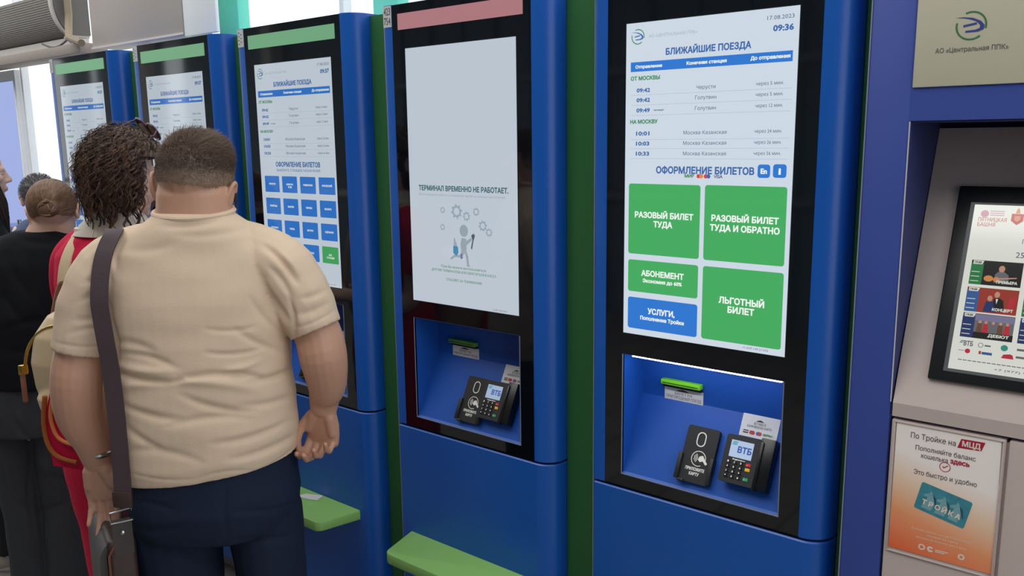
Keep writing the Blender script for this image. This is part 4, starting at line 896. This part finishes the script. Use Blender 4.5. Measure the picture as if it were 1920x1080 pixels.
for i, p in enumerate(op):
    t = (op[min(i+1, n_-1)]-op[max(i-1, 0)]).normalized(); wv = (Vector((1, -.10, 0))-t*t.dot(Vector((1, -.10, 0)))).normalized(); nv = t.cross(wv)
    for a, c in ((-1, -1), (1, -1), (1, 1), (-1, 1)): vs.append(tuple(MW @ (p+wv*.0192*a+nv*.002*c)))
for i in range(n_-1):
    for j in range(4): fs.append((i*4+j, i*4+(j+1) % 4, i*4+4+(j+1) % 4, i*4+4+j))
fs += [(3, 2, 1, 0), tuple(range(n_*4-4, n_*4))]
b = MB(bag.matrix_world.inverted()); b.add(vs, fs, mat('strap_webbing', '45353a', .7, var=.12, scale=200, bump=.1)); b.build('strap', bag)
b = MB(bag.matrix_world.inverted() @ MW); q_ = sp_[-1]
b.bbox(q_.x-.021, q_.x+.021, q_.y-.006, q_.y+.006, q_.z+.004, q_.z+.040, lea, .002); b.build('strap_end', bag)
# ---- the curly-haired person in red
skin_f = skin_mat('skin_fair', 'd8ae98')
def trunk(cx, s=1.0, w=1.0, zs=1.0):
    return stack([(z*zs, a*w, b_*s, cx) for z, a, b_ in ((.80, .15, .10), (.92, .155, .115), (1.05, .125, .10), (1.2, .135, .10), (1.32, .15, .105), (1.38, .15, .09), (1.42, .11, .075), (1.44, .07, .058))])
def legs_skin(cx, zs=1.0): return [slimb([(cx+q*.08, 0, .84*zs), (cx+q*.085, .01, .48*zs), (cx+q*.09, -.01, .12), (cx+q*.09, -.012, .05)], [.085, .055, .04, .04]) for q in (1, -1)]
cur, CW = person((-1.40, -.55), 20, 'person with dark curly hair in a red dress carrying a beige backpack')
HCu = headframe((.072, .0, 1.665), -4, -4, 0)
parts = head_parts(HCu, 1.0) + [trunk(.035, 1.0, 1.12, 1.065)] + legs_skin(.03) + [slimb([(.072, -.01, 1.62), (.055, -.02, 1.55), (.04, -.02, 1.50)], [.052, .05, .06])]
for q in (1, -1):
    parts += [slimb([(.035+q*.165, 0, 1.44), (.035+q*.19, .0, 1.30), (.035+q*.19, .03, 1.17), (.035+q*.15, .14, 1.16), (.035+q*.11, .24, 1.20)], [.048, .043, .038, .034, .024])]
    parts += hand_parts((.035+q*.11, .24, 1.20), (-q*.2, 1, .35), (-q*.6, 0, -1), (-q, .1, .4), .92, (22, 28, 20))
finish(fuse(parts, .005, 3), 'body', skin_f, cur); eyes(HCu, 1.0, cur)
redc = mat('red_cotton', 'c8163e', .8, var=.05, scale=120, bump=.06, spec=.2)
me = fuse([hollow([(.40, .165, .14, .035), (.62, .185, .15, .03), (.78, .205, .16, .02), (.92, .215, .165, .015), (1.08, .19, .15, .02), (1.25, .185, .145, .03), (1.36, .195, .135, .03), (1.44, .19, .115, .03), (1.485, .15, .095, .035), (1.51, .105, .08, .04), (1.525, .08, .07, .045)], .01, .06),
           slimb([(-.09, 0, 1.455), (-.132, 0, 1.41), (-.152, .005, 1.33), (-.155, .02, 1.22)], [.06, .066, .06, .056], open_end=.03), slimb([(.17, 0, 1.455), (.225, 0, 1.41), (.25, 0, 1.33), (.255, 0, 1.27)], [.06, .066, .06, .056], open_end=.03)], .006, 4)
fold(me, CW, [(110, 520, 140, 600, -.004, 8), (120, 480, 170, 440, -.003, 8), (105, 600, 130, 660, -.004, 8)], .004, (8, 8, 12), 9)
finish(me, 'dress', redc, cur)
cream = mat('cream_collar', 'd8cabc', .8)
b = MB(); b.add(*hollow([(1.500, .125, .092, .037, -.004), (1.530, .098, .084, .042, -.006), (1.552, .076, .071, .050, -.01), (1.568, .064, .062, .054, -.012)], .006, .02), cream); b.build('collar', cur)
shoe(cur, -.05, 0, 5, mat('shoe_red', '8a2030', .5), sole_m, .24); shoe(cur, .12, 0, -5, mat('shoe_red', '8a2030', .5), sole_m, .24)
ch = hair_mat('curly_hair', '1e1513', '3a2922', 35, rough=.4); ch2 = hair_mat('curly_hair_light', '3c2a21', '75543f', 40, rough=.4); ch3 = hair_mat('curly_hair_mid', '2c1f1a', '533c30', 40, rough=.4)
bh = MB(); bh.add(*ell((.080, -.036, 1.688), (.088, .084, .094), 28, 18), ch)
bh.add(*ell((.082, -.045, 1.635), (.082, .070, .075), 24, 14), ch)
HCn = np.array([.096, -.022, 1.675])
def curls(S, seed, rmin, rmax, mt, hr, thick, K=46, sides=5, sub=1):
    """locks that run from the crown over a rounded bob, each winding around its own path"""
    g = np.random.default_rng(seed); ph = g.uniform(0, 2*np.pi, S)[:, None]; u = np.linspace(0, 1, K)[None, :]
    th0 = g.uniform(.0, 1.35, S)[:, None]; th = np.minimum(th0+g.uniform(.8, 1.45, S)[:, None]*u, 2.62)
    front = np.cos(ph-np.pi/2); th = np.where((front > .40) | ((front > -.32) & (np.cos(ph) > 0)), np.minimum(th, 1.25), th)
    R_ = g.uniform(rmin, rmax, S)[:, None]*(1+.04*u); w_ = np.where(th > 1.57, 1-.30*(th-1.57)**2*.55, np.sin(np.minimum(th, 1.57)))
    x = w_*np.cos(ph)*.109*R_; y = w_*np.sin(ph)*.113*R_; z = np.where(th > 1.57, -(th-1.57)*.142, np.cos(th)*.124)*R_
    P = np.stack([x, y, z], -1)+HCn
    t = np.gradient(P, axis=1); t /= np.linalg.norm(t, axis=2, keepdims=True)+1e-9; nrm = P-HCn; nrm /= np.linalg.norm(nrm, axis=2, keepdims=True); bt = np.cross(t, nrm)
    turns = g.uniform(2.6, 4.6, S)[:, None]; a0 = g.uniform(0, 6.28, S)[:, None]; r = hr*g.uniform(.6, 1.3, S)[:, None]*np.clip(u*5, .25, 1)
    for q in range(sub):
        a = u*turns*2*np.pi+a0+q*.12; o_ = (q-(sub-1)/2)*thick*1.5
        strands(bh, P+nrm*(np.cos(a)*r*.55)[:, :, None]+bt*(np.sin(a)*r*(1 if sub > 1 else 1.3)+o_)[:, :, None], thick, thick*.5, mt, sides)
curls(420, 1, .92, .99, ch, .0075, .0014, K=44, sides=4, sub=4); curls(330, 2, .96, 1.03, ch2, .0080, .0012, K=44, sides=4, sub=3); curls(330, 5, .94, 1.01, ch3, .0080, .0012, K=44, sides=4, sub=4)
curls(150, 3, 1.0, 1.15, ch2, .010, .0008, K=50, sides=3); curls(220, 4, .98, 1.09, ch, .009, .0008, K=50, sides=3)
bh.build('curly_hair', cur, 70)
sg = empty('sunglasses', (0, 0, 0)); g0 = CW.inverted() @ at(268, 258, 2.385); sg.matrix_world = CW @ Matrix.Translation(g0) @ Matrix.Rotation(math.radians(-22), 4, 'Z') @ Matrix.Rotation(math.radians(14), 4, 'Y') @ Matrix.Rotation(math.radians(30), 4, 'X') @ Matrix.Scale(1.0, 4) @ Matrix.Translation((-.034, 0, 0)); tag(sg, 'dark sunglasses pushed up into curly hair', 'sunglasses')
lens = mat('sunglass_lens', '2a1a34', .06, .3); frm = mat('sunglass_frame', '4a2a38', .25)
for q in (1, -1):
    pts = [(q*.034+.028*math.copysign(abs(math.cos(a))**.8, math.cos(a)), .024*math.copysign(abs(math.sin(a))**.8, math.sin(a))) for a in [2*math.pi*i/28 for i in range(28)]]
    b = MB(FRONT); b.prism(pts, -.0365, -.034, lens); b.build('lens', sg); b = MB(FRONT); b.tube([(x, y, -.035) for x, y in pts], .0032, frm, 8, True); b.build('lens_rim', sg)
    b = MB(); b.tube([(q*.064, .035, .012), (q*.078, .02, .010), (q*.082, -.04, .006), (q*.078, -.09, -.012)], .0026, frm, 8); b.build('temple_arm', sg)
b = MB(); b.tube([(-.008, .036, .006), (0, .039, .010), (.008, .036, .006)], .0028, frm, 8); b.build('bridge', sg)
# earring at the neck
b = MB(); e0 = CW.inverted() @ at(161, 366, 2.36)
for k_ in range(3): b.add(*ell((e0.x, e0.y, e0.z-k_*.014), (.006, .006, .006), 12, 8), mat('earring_silver', 'd8d8d8', .2, 1))
b.tube([(e0.x, e0.y+.010*math.cos(a), e0.z+.018+.012*math.sin(a)) for a in [2*math.pi*i/20 for i in range(20)]], .0016, mat('earring_silver', 'd8d8d8', .2, 1), 6, True)
tag(b.build('earring'), 'silver beaded earring hanging below dark curls', 'earring').matrix_world = CW
# beige backpack
bp = empty('backpack', (0, 0, 0)); bp.matrix_world = CW @ Matrix.Translation((.105, -.222, .92)); tag(bp, 'small beige backpack with gold zips on the back of the person in red', 'backpack')
bm_ = mat('backpack_beige', 'cdb38d', .5, var=.05, scale=60, bump=.06); tan = mat('tan_leather', '8a5844', .5, var=.1); gold = mat('gold_zip', 'd2a850', .25, 1)
me = fuse([stack([(.03, .06, .05, 0, .03, 2.6), (.045, .085, .062, 0, .025, 2.8), (.12, .118, .078, 0, .012, 2.8), (.20, .132, .088, 0, 0, 2.8), (.27, .134, .090, 0, -.004, 2.8), (.34, .125, .084, 0, 0, 2.6), (.39, .095, .066, 0, .01, 2.4), (.415, .05, .04, 0, .02, 2.2)]), stack([(.06, .07, .045, 0, -.022, 2.8), (.09, .088, .052, 0, -.036, 2.8), (.18, .10, .055, 0, -.050, 2.6), (.215, .07, .04, 0, -.050, 2.4)])], .005, 4)
finish(me, 'pack_body', bm_, bp)
b = MB(); b.tube([(-.138*math.cos(a), -.065, .24+.135*math.sin(a)) for a in [math.pi*i/20 for i in range(21)]], .004, gold, 8); b.build('zip', bp)
b = MB(); b.bbox(-.150, -.134, -.078, -.058, .235, .262, gold, .003); b.bbox(-.149, -.137, -.076, -.066, .16, .236, tan, .003); b.build('zip_pull', bp)
b = MB(); b.tube([(-.125+.10*i/12, .03, .375+.095*math.sin(math.pi*i/12)) for i in range(13)], .0085, tan, 8); b.build('carry_handle', bp)
for q, nm in ((1, 'shoulder_strap'), (-1, 'shoulder_strap')):
    pts = [(q*.075, .07, .38), (q*.085, .10, .50), (q*.088, .16, .578), (q*.09, .235, .600), (q*.095, .32, .565), (q*.105, .375, .45), (q*.115, .385, .25), (q*.13, .30, .08), (q*.12, .06, .02)]
    op, _r = spline([(x-.06, y, z) for x, y, z in pts], [.02]*9, 4); b = MB(); b.add(*limb(op, [(.020, .0065)]*len(op), n=12, flat=(1, 0, 0)), bm_); b.build(nm, bp)
# red tote with orange trim
tt = empty('tote_bag', (0, 0, 0)); t0_ = CW.inverted() @ at(140, 872, 2.20); tt.matrix_world = CW @ Matrix.Translation(t0_); tag(tt, 'red bag with orange trim hanging behind the hand of the person in beige', 'bag')
b = MB(); b.prism([(-.05, 0), (.06, 0), (.075, .12), (.05, .20), (-.035, .20), (-.065, .12)], -.02, .02, redc, FRONT); b.build('bag_body', tt)
otr = mat('orange_trim', 'd07a3c', .6)
b = MB(); 
for pp, r_ in (([(-.048, -.024, .19), (-.060, -.026, .12), (-.052, -.027, .06), (-.02, -.027, .03), (.04, -.027, .022)], .006), ([(-.02, -.024, .195), (-.034, -.026, .14), (-.024, -.027, .095), (.0, -.027, .075), (.05, -.026, .066)], .005)): b.tube(spline(pp, [r_]*5, 5)[0], r_, otr, 8); b.build('trim', tt)
b = MB(); b.tube([(-.03, 0, .20), (-.03, .02, .30), (.0, .04, .40), (.03, .02, .30), (.04, 0, .20)], .006, redc, 8); b.build('handle', tt)
# ---- the person with a bun
bun, BW = person((-2.13, -.40), 40, 'person in a black T-shirt and dark grey jeans with brown hair in a bun')
HB = headframe((.012, .0, 1.514), 16, -8, -4)
parts = head_parts(HB, .93) + [trunk(-.09, 1.05, 1.15, 1.0)] + legs_skin(-.12, .95) + [slimb([(.0, -.01, 1.49), (-.035, -.02, 1.44), (-.06, -.02, 1.38)], [.050, .048, .06])]
for q in (1, -1):
    parts += [slimb([(-.10+q*.165, 0, 1.34), (-.10+q*.21, .0, 1.20), (-.10+q*.21, .05, 1.08), (-.10+q*.16, .16, 1.06), (-.10+q*.11, .25, 1.10)], [.048, .043, .038, .034, .024])]
    parts += hand_parts((-.10+q*.11, .25, 1.10), (-q*.2, 1, .3), (-q*.6, 0, -1), (-q, .1, .4), .9, (22, 28, 20))
finish(fuse(parts, .006, 3), 'body', skin_f, bun); eyes(HB, .93, bun)
blkc = mat('black_cotton', '15161a', .85, var=.2, scale=90, bump=.06, spec=.2)
me = fuse([hollow([(.90, .195, .150, -.11), (1.02, .20, .155, -.11), (1.16, .195, .15, -.105), (1.26, .205, .14, -.10), (1.34, .205, .125, -.09), (1.40, .175, .105, -.08), (1.437, .12, .085, -.06), (1.455, .082, .068, -.045)], .01, .06),
           slimb([(-.23, 0, 1.375), (-.29, 0, 1.30), (-.315, .005, 1.18), (-.318, .02, 1.11)], [.06, .07, .068, .064], open_end=.03), slimb([(.05, 0, 1.375), (.10, 0, 1.30), (.11, .005, 1.18), (.115, .02, 1.11)], [.06, .07, .068, .064], open_end=.03)], .006, 4)
fold(me, BW, [(10, 470, 60, 560, -.006, 9), (60, 480, 90, 600, -.005, 9), (5, 620, 100, 600, -.005, 8), (20, 660, 110, 650, -.005, 8), (20, 440, 110, 455, -.004, 8), (0, 540, 40, 600, -.006, 8)], .006, (7, 7, 10), 2)
finish(me, 't_shirt', blkc, bun)
gden = mat('grey_denim', '3e3f43', .85, var=.25, scale=200, bump=.08, spec=.2)
me = fuse([stack([(.72, .17, .14, -.125), (.80, .18, .145, -.125), (.90, .175, .14, -.12), (.97, .165, .13, -.12), (1.0, .16, .125, -.12)]), slimb([(-.215, 0, .80), (-.222, .0, .62), (-.218, .01, .40), (-.215, 0, .10), (-.215, 0, .03)], [.09, .088, .080, .078, .078], cap=False), slimb([(-.05, 0, .80), (-.048, .0, .62), (-.056, .01, .40), (-.065, 0, .10), (-.065, 0, .03)], [.10, .10, .092, .088, .088], cap=False)], .006, 4)
fold(me, BW, [(60, 700, 62, 840, -.006, 6), (62, 840, 65, 1000, -.004, 5), (20, 780, 60, 830, -.005, 6), (70, 790, 150, 770, -.004, 7), (70, 850, 95, 890, .006, 7), (95, 890, 150, 930, -.006, 7), (30, 940, 60, 960, -.005, 6), (66, 960, 130, 940, -.004, 7), (10, 735, 40, 740, -.003, 3), (12, 735, 14, 790, -.003, 3)], .005, (9, 9, 9), 4)
finish(me, 'jeans', gden, bun)
shoe(bun, -.215, 0, 6, lace_m, sole_m, .25); shoe(bun, -.065, 0, -6, lace_m, sole_m, .25)
bhm = hair_mat('brown_hair', '4a3526', '80614a', 40, (30, 30, 5)); bhm2 = hair_mat('brown_hair_light', '57402f', '957258', 60)
me = fuse([cap_mesh(HB, .93, HC, HR, lambda x, y, z: z > -.55+.9*max(0, y+.1) and not (y > .5 and z < .5), 1.12), xf(HB, ell((.004, -.104, .008), (.034, .026, .030)))], .005, 3)
hb_ = finish(me, 'tied_hair', bhm, bun)
bh = MB(); S = 2600; dd = rng.normal(size=(S, 3)); dd /= np.linalg.norm(dd, axis=1, keepdims=True); dd = dd[(dd[:, 2] > -.5+.9*np.maximum(0, dd[:, 1]+.1)) & ~((dd[:, 1] > .5) & (dd[:, 2] < .5))]
tgt = np.array([-.005/.078, -.95, -.42]); tgt /= np.linalg.norm(tgt); pa = []
for k_ in range(6):
    v = dd*(1-k_*.11)+tgt*k_*.11; v /= np.linalg.norm(v, axis=1, keepdims=True); pa.append(ellsurf(HB, .93, HC, tuple(q*(1.115+.018*rng.random()) for q in HR), v)[0])
strands(bh, np.stack(pa, 1), .0011, .0008, bhm2)
for k_ in range(7):
    a0 = k_*.9; pts = [HB @ Vector((.004+(.018+.012*math.sin(k_))*math.cos(a0+i*.32), -.118-.010*math.sin(i*.5+k_), .008+(.020+.008*math.cos(k_))*math.sin(a0+i*.32))) for i in range(14)]
    bh.tube(pts, [.0065*(1-.5*abs(i-6.5)/7) for i in range(14)], bhm2 if k_ % 2 else bhm, 7)
bh.build('bun', bun, 60)
# ---- the long-haired person at the left edge, seen in profile
g_ = at(-36, 335, 3.42)
g_ = g_+Vector((.94, -.342, 0))*.06-Vector((.342, .94, 0))*.03
lng, LW = person((g_.x, g_.y), -20, 'person with long dark hair in black clothes, face in profile at the left edge')
HL = headframe((-.06, .03, 1.642), 4, -2, 0)
parts = head_parts(HL, .93) + [trunk(-.03, 1.0, 1.0, 1.05)] + [slimb([(q*.08, 0, .84), (q*.085, .01, .5), (q*.09, 0, .12), (q*.09, 0, .05)], [.08, .055, .04, .04]) for q in (1, -1)] + [slimb([(-.06, .02, 1.60), (-.05, .0, 1.54), (-.04, -.01, 1.46)], [.05, .048, .065])]
for q in (1, -1):
    parts += [slimb([(q*.16, 0, 1.40), (q*.185, -.01, 1.25), (q*.185, .02, 1.12), (q*.19, .06, .98), (q*.19, .08, .88)], [.046, .042, .037, .032, .024])] + hand_parts((q*.19, .08, .88), (0, .15, -1), (-q, 0, 0), (0, 1, 0), .9, (18, 24, 18))
finish(fuse(parts, .006, 3), 'body', skin_f, lng); eyes(HL, .93, lng)
me = fuse([hollow([(.86, .185, .145), (1.0, .18, .14), (1.15, .17, .135), (1.30, .19, .125), (1.40, .20, .11), (1.46, .15, .09), (1.50, .085, .07)], .01, .06)] + [slimb([(q*.14, 0, 1.40), (q*.18, 0, 1.33), (q*.20, -.005, 1.2)], [.06, .062, .058], open_end=.03) for q in (1, -1)], .007, 4)
finish(me, 't_shirt', blkc, lng)
me = fuse([stack([(.70, .15, .13), (.80, .165, .14), (.92, .16, .13), (.95, .15, .12)])] + [slimb([(q*.08, 0, .78), (q*.085, .01, .5), (q*.09, 0, .14), (q*.09, 0, .09)], [.09, .08, .075, .075], cap=False) for q in (1, -1)], .007, 4)
finish(me, 'trousers', mat('black_trousers', '101114', .85, var=.2), lng)
snk = mat('sneaker_beige', 'b4a598', .6, var=.06); strp = mat('sneaker_black', '1a1819', .6)
for q in (1, -1):
    s_o = shoe(lng, q*.09, 0, -4*q, snk, mat('sneaker_sole', 'c8bcae', .6), .26, 'sneaker')
    SO = Matrix.Translation((0, 0, 0)); b = MB(SO)
    for k_ in range(3): b.tube([(q*.09+.047, .02+k_*.028, .030), (q*.09+.044, .035+k_*.026, .055), (q*.09+.026, .05+k_*.022, .083)], .005, strp, 6)
    b.build('stripe', s_o)
    b = MB(SO @ Matrix.Translation((q*.09+.03, .11, .072)) @ Matrix.Rotation(math.radians(35), 4, 'Y')); 
    for an in (-38, 0, 38):
        a_ = math.radians(an); b.poly([(0, 0), (math.sin(a_-.25)*.012, math.cos(a_-.25)*.012), (math.sin(a_)*.019, math.cos(a_)*.019), (math.sin(a_+.25)*.012, math.cos(a_+.25)*.012)], .001, strp)
    b.build('emblem', s_o)
lh = hair_mat('long_dark_hair', '1c1413', '3c2a26', 40, (40, 40, 3), .35)
bh = MB(); bh.add(*cap_mesh(HL, .93, HC, HR, lambda x, y, z: z > -.5+1.1*max(0, y+.05) and not (y > .45 and z < .55), 1.09), lh)
S = 1500; g2 = np.random.default_rng(5); ph = g2.uniform(math.pi*.94, math.pi*2.06, S); K = 16; u = np.linspace(0, 1, K)[None, :]
rr = g2.uniform(.95, 1.12, S)[:, None]; x = np.cos(ph)[:, None]*rr*.084*(1+.25*u); y = (np.sin(ph)[:, None]*rr*.105-.008)*(1+.10*u)+.0*u; z = 1.695-u*g2.uniform(.30, .46, S)[:, None]+.03*np.cos(ph*7)[:, None]*u*0
x = x+.004*np.sin(u*9+ph[:, None]*5); y = y-.03*np.clip(u-.35, 0, 1)*0
strands(bh, np.stack([x-.06, y+.03, z], -1), .0024, .0012, lh); S2 = 420; u2 = u; x0 = g2.uniform(.070, .092, S2)[:, None]; y0 = g2.uniform(-.02, .050, S2)[:, None]
for q in (1, -1): strands(bh, np.stack([q*(x0+.012*np.sin(u2*3)-.012*u2)-.06, .03+y0+.055*np.clip(u2*1.6-.35, 0, .6)+.004*np.sin(u2*8+y0*90), 1.715-.02*(y0*10)-u2*g2.uniform(.30, .44, S2)[:, None]], -1), .0024, .0012, lh)
bh.build('long_hair', lng, 60)
# ---- the grey-haired person beyond the bun
g_ = at(76, 385, 4.25)
gry, GW = person((g_.x, g_.y), 66, 'grey-haired person in a blue jacket, mostly hidden beyond the hair bun')
HG = headframe((0, 0, 1.482), 10, -6, 0)
parts = head_parts(HG, .98) + [trunk(0, 1.15, 1.2, .95), slimb([(0, -.01, 1.44), (0, -.02, 1.38), (0, -.02, 1.30)], [.056, .056, .07])] + legs_skin(0, .92)
for q in (1, -1): parts += [slimb([(q*.18, 0, 1.28), (q*.22, 0, 1.12), (q*.22, .03, 1.0), (q*.2, .1, .86)], [.05, .046, .04, .027])] + hand_parts((q*.2, .1, .86), (0, .4, -1), (-q, 0, 0), (0, 1, .3), .95, (18, 24, 18))
finish(fuse(parts, .007, 3), 'body', skin_f, gry); eyes(HG, .98, gry)
jk = mat('blue_jacket', '4a5678', .8, var=.25, scale=60, bump=.1)
me = fuse([hollow([(.75, .21, .16), (.95, .21, .165), (1.1, .205, .155), (1.22, .21, .14), (1.30, .19, .12), (1.345, .13, .10), (1.385, .08, .08)], .01, .06)] + [slimb([(q*.15, 0, 1.29), (q*.205, 0, 1.21), (q*.225, .0, 1.05), (q*.215, .06, .92)], [.065, .07, .062, .05], open_end=.03) for q in (1, -1)], .007, 4)
finish(me, 'jacket', jk, gry)
me = fuse([stack([(.66, .17, .14), (.76, .18, .15), (.88, .175, .14)])] + [slimb([(q*.09, 0, .74), (q*.095, .01, .45), (q*.1, 0, .1), (q*.1, 0, .03)], [.095, .075, .068, .068], cap=False) for q in (1, -1)], .008, 4)
finish(me, 'trousers', mat('black_trousers', '101114', .85, var=.2), gry)
shoe(gry, -.1, 0, 6, lace_m, sole_m); shoe(gry, .1, 0, -6, lace_m, sole_m)
gh = hair_mat('grey_hair', '4c4a4c', '7a7474', 60)
bh = MB(); bh.add(*cap_mesh(HG, .98, HC, HR, lambda x, y, z: z > -.42+.5*max(0, y) and not (y > .5 and z < .5), 1.05), gh)
S = 3000; dd = rng.normal(size=(S, 3)); dd /= np.linalg.norm(dd, axis=1, keepdims=True); dd = dd[(dd[:, 2] > -.4+.5*np.maximum(0, dd[:, 1])) & ~((dd[:, 1] > .5) & (dd[:, 2] < .5))]
p, nn_ = ellsurf(HG, .98, HC, tuple(q*1.04 for q in HR), dd); v = nn_+rng.normal(size=p.shape)*.3+np.array([0, .2, -.3]); v /= np.linalg.norm(v, axis=1, keepdims=True)
strands(bh, np.stack([p, p+nn_*.006, p+nn_*.008+v*.008], 1), .0012, .0005, gh); bh.build('short_hair', gry, 60)
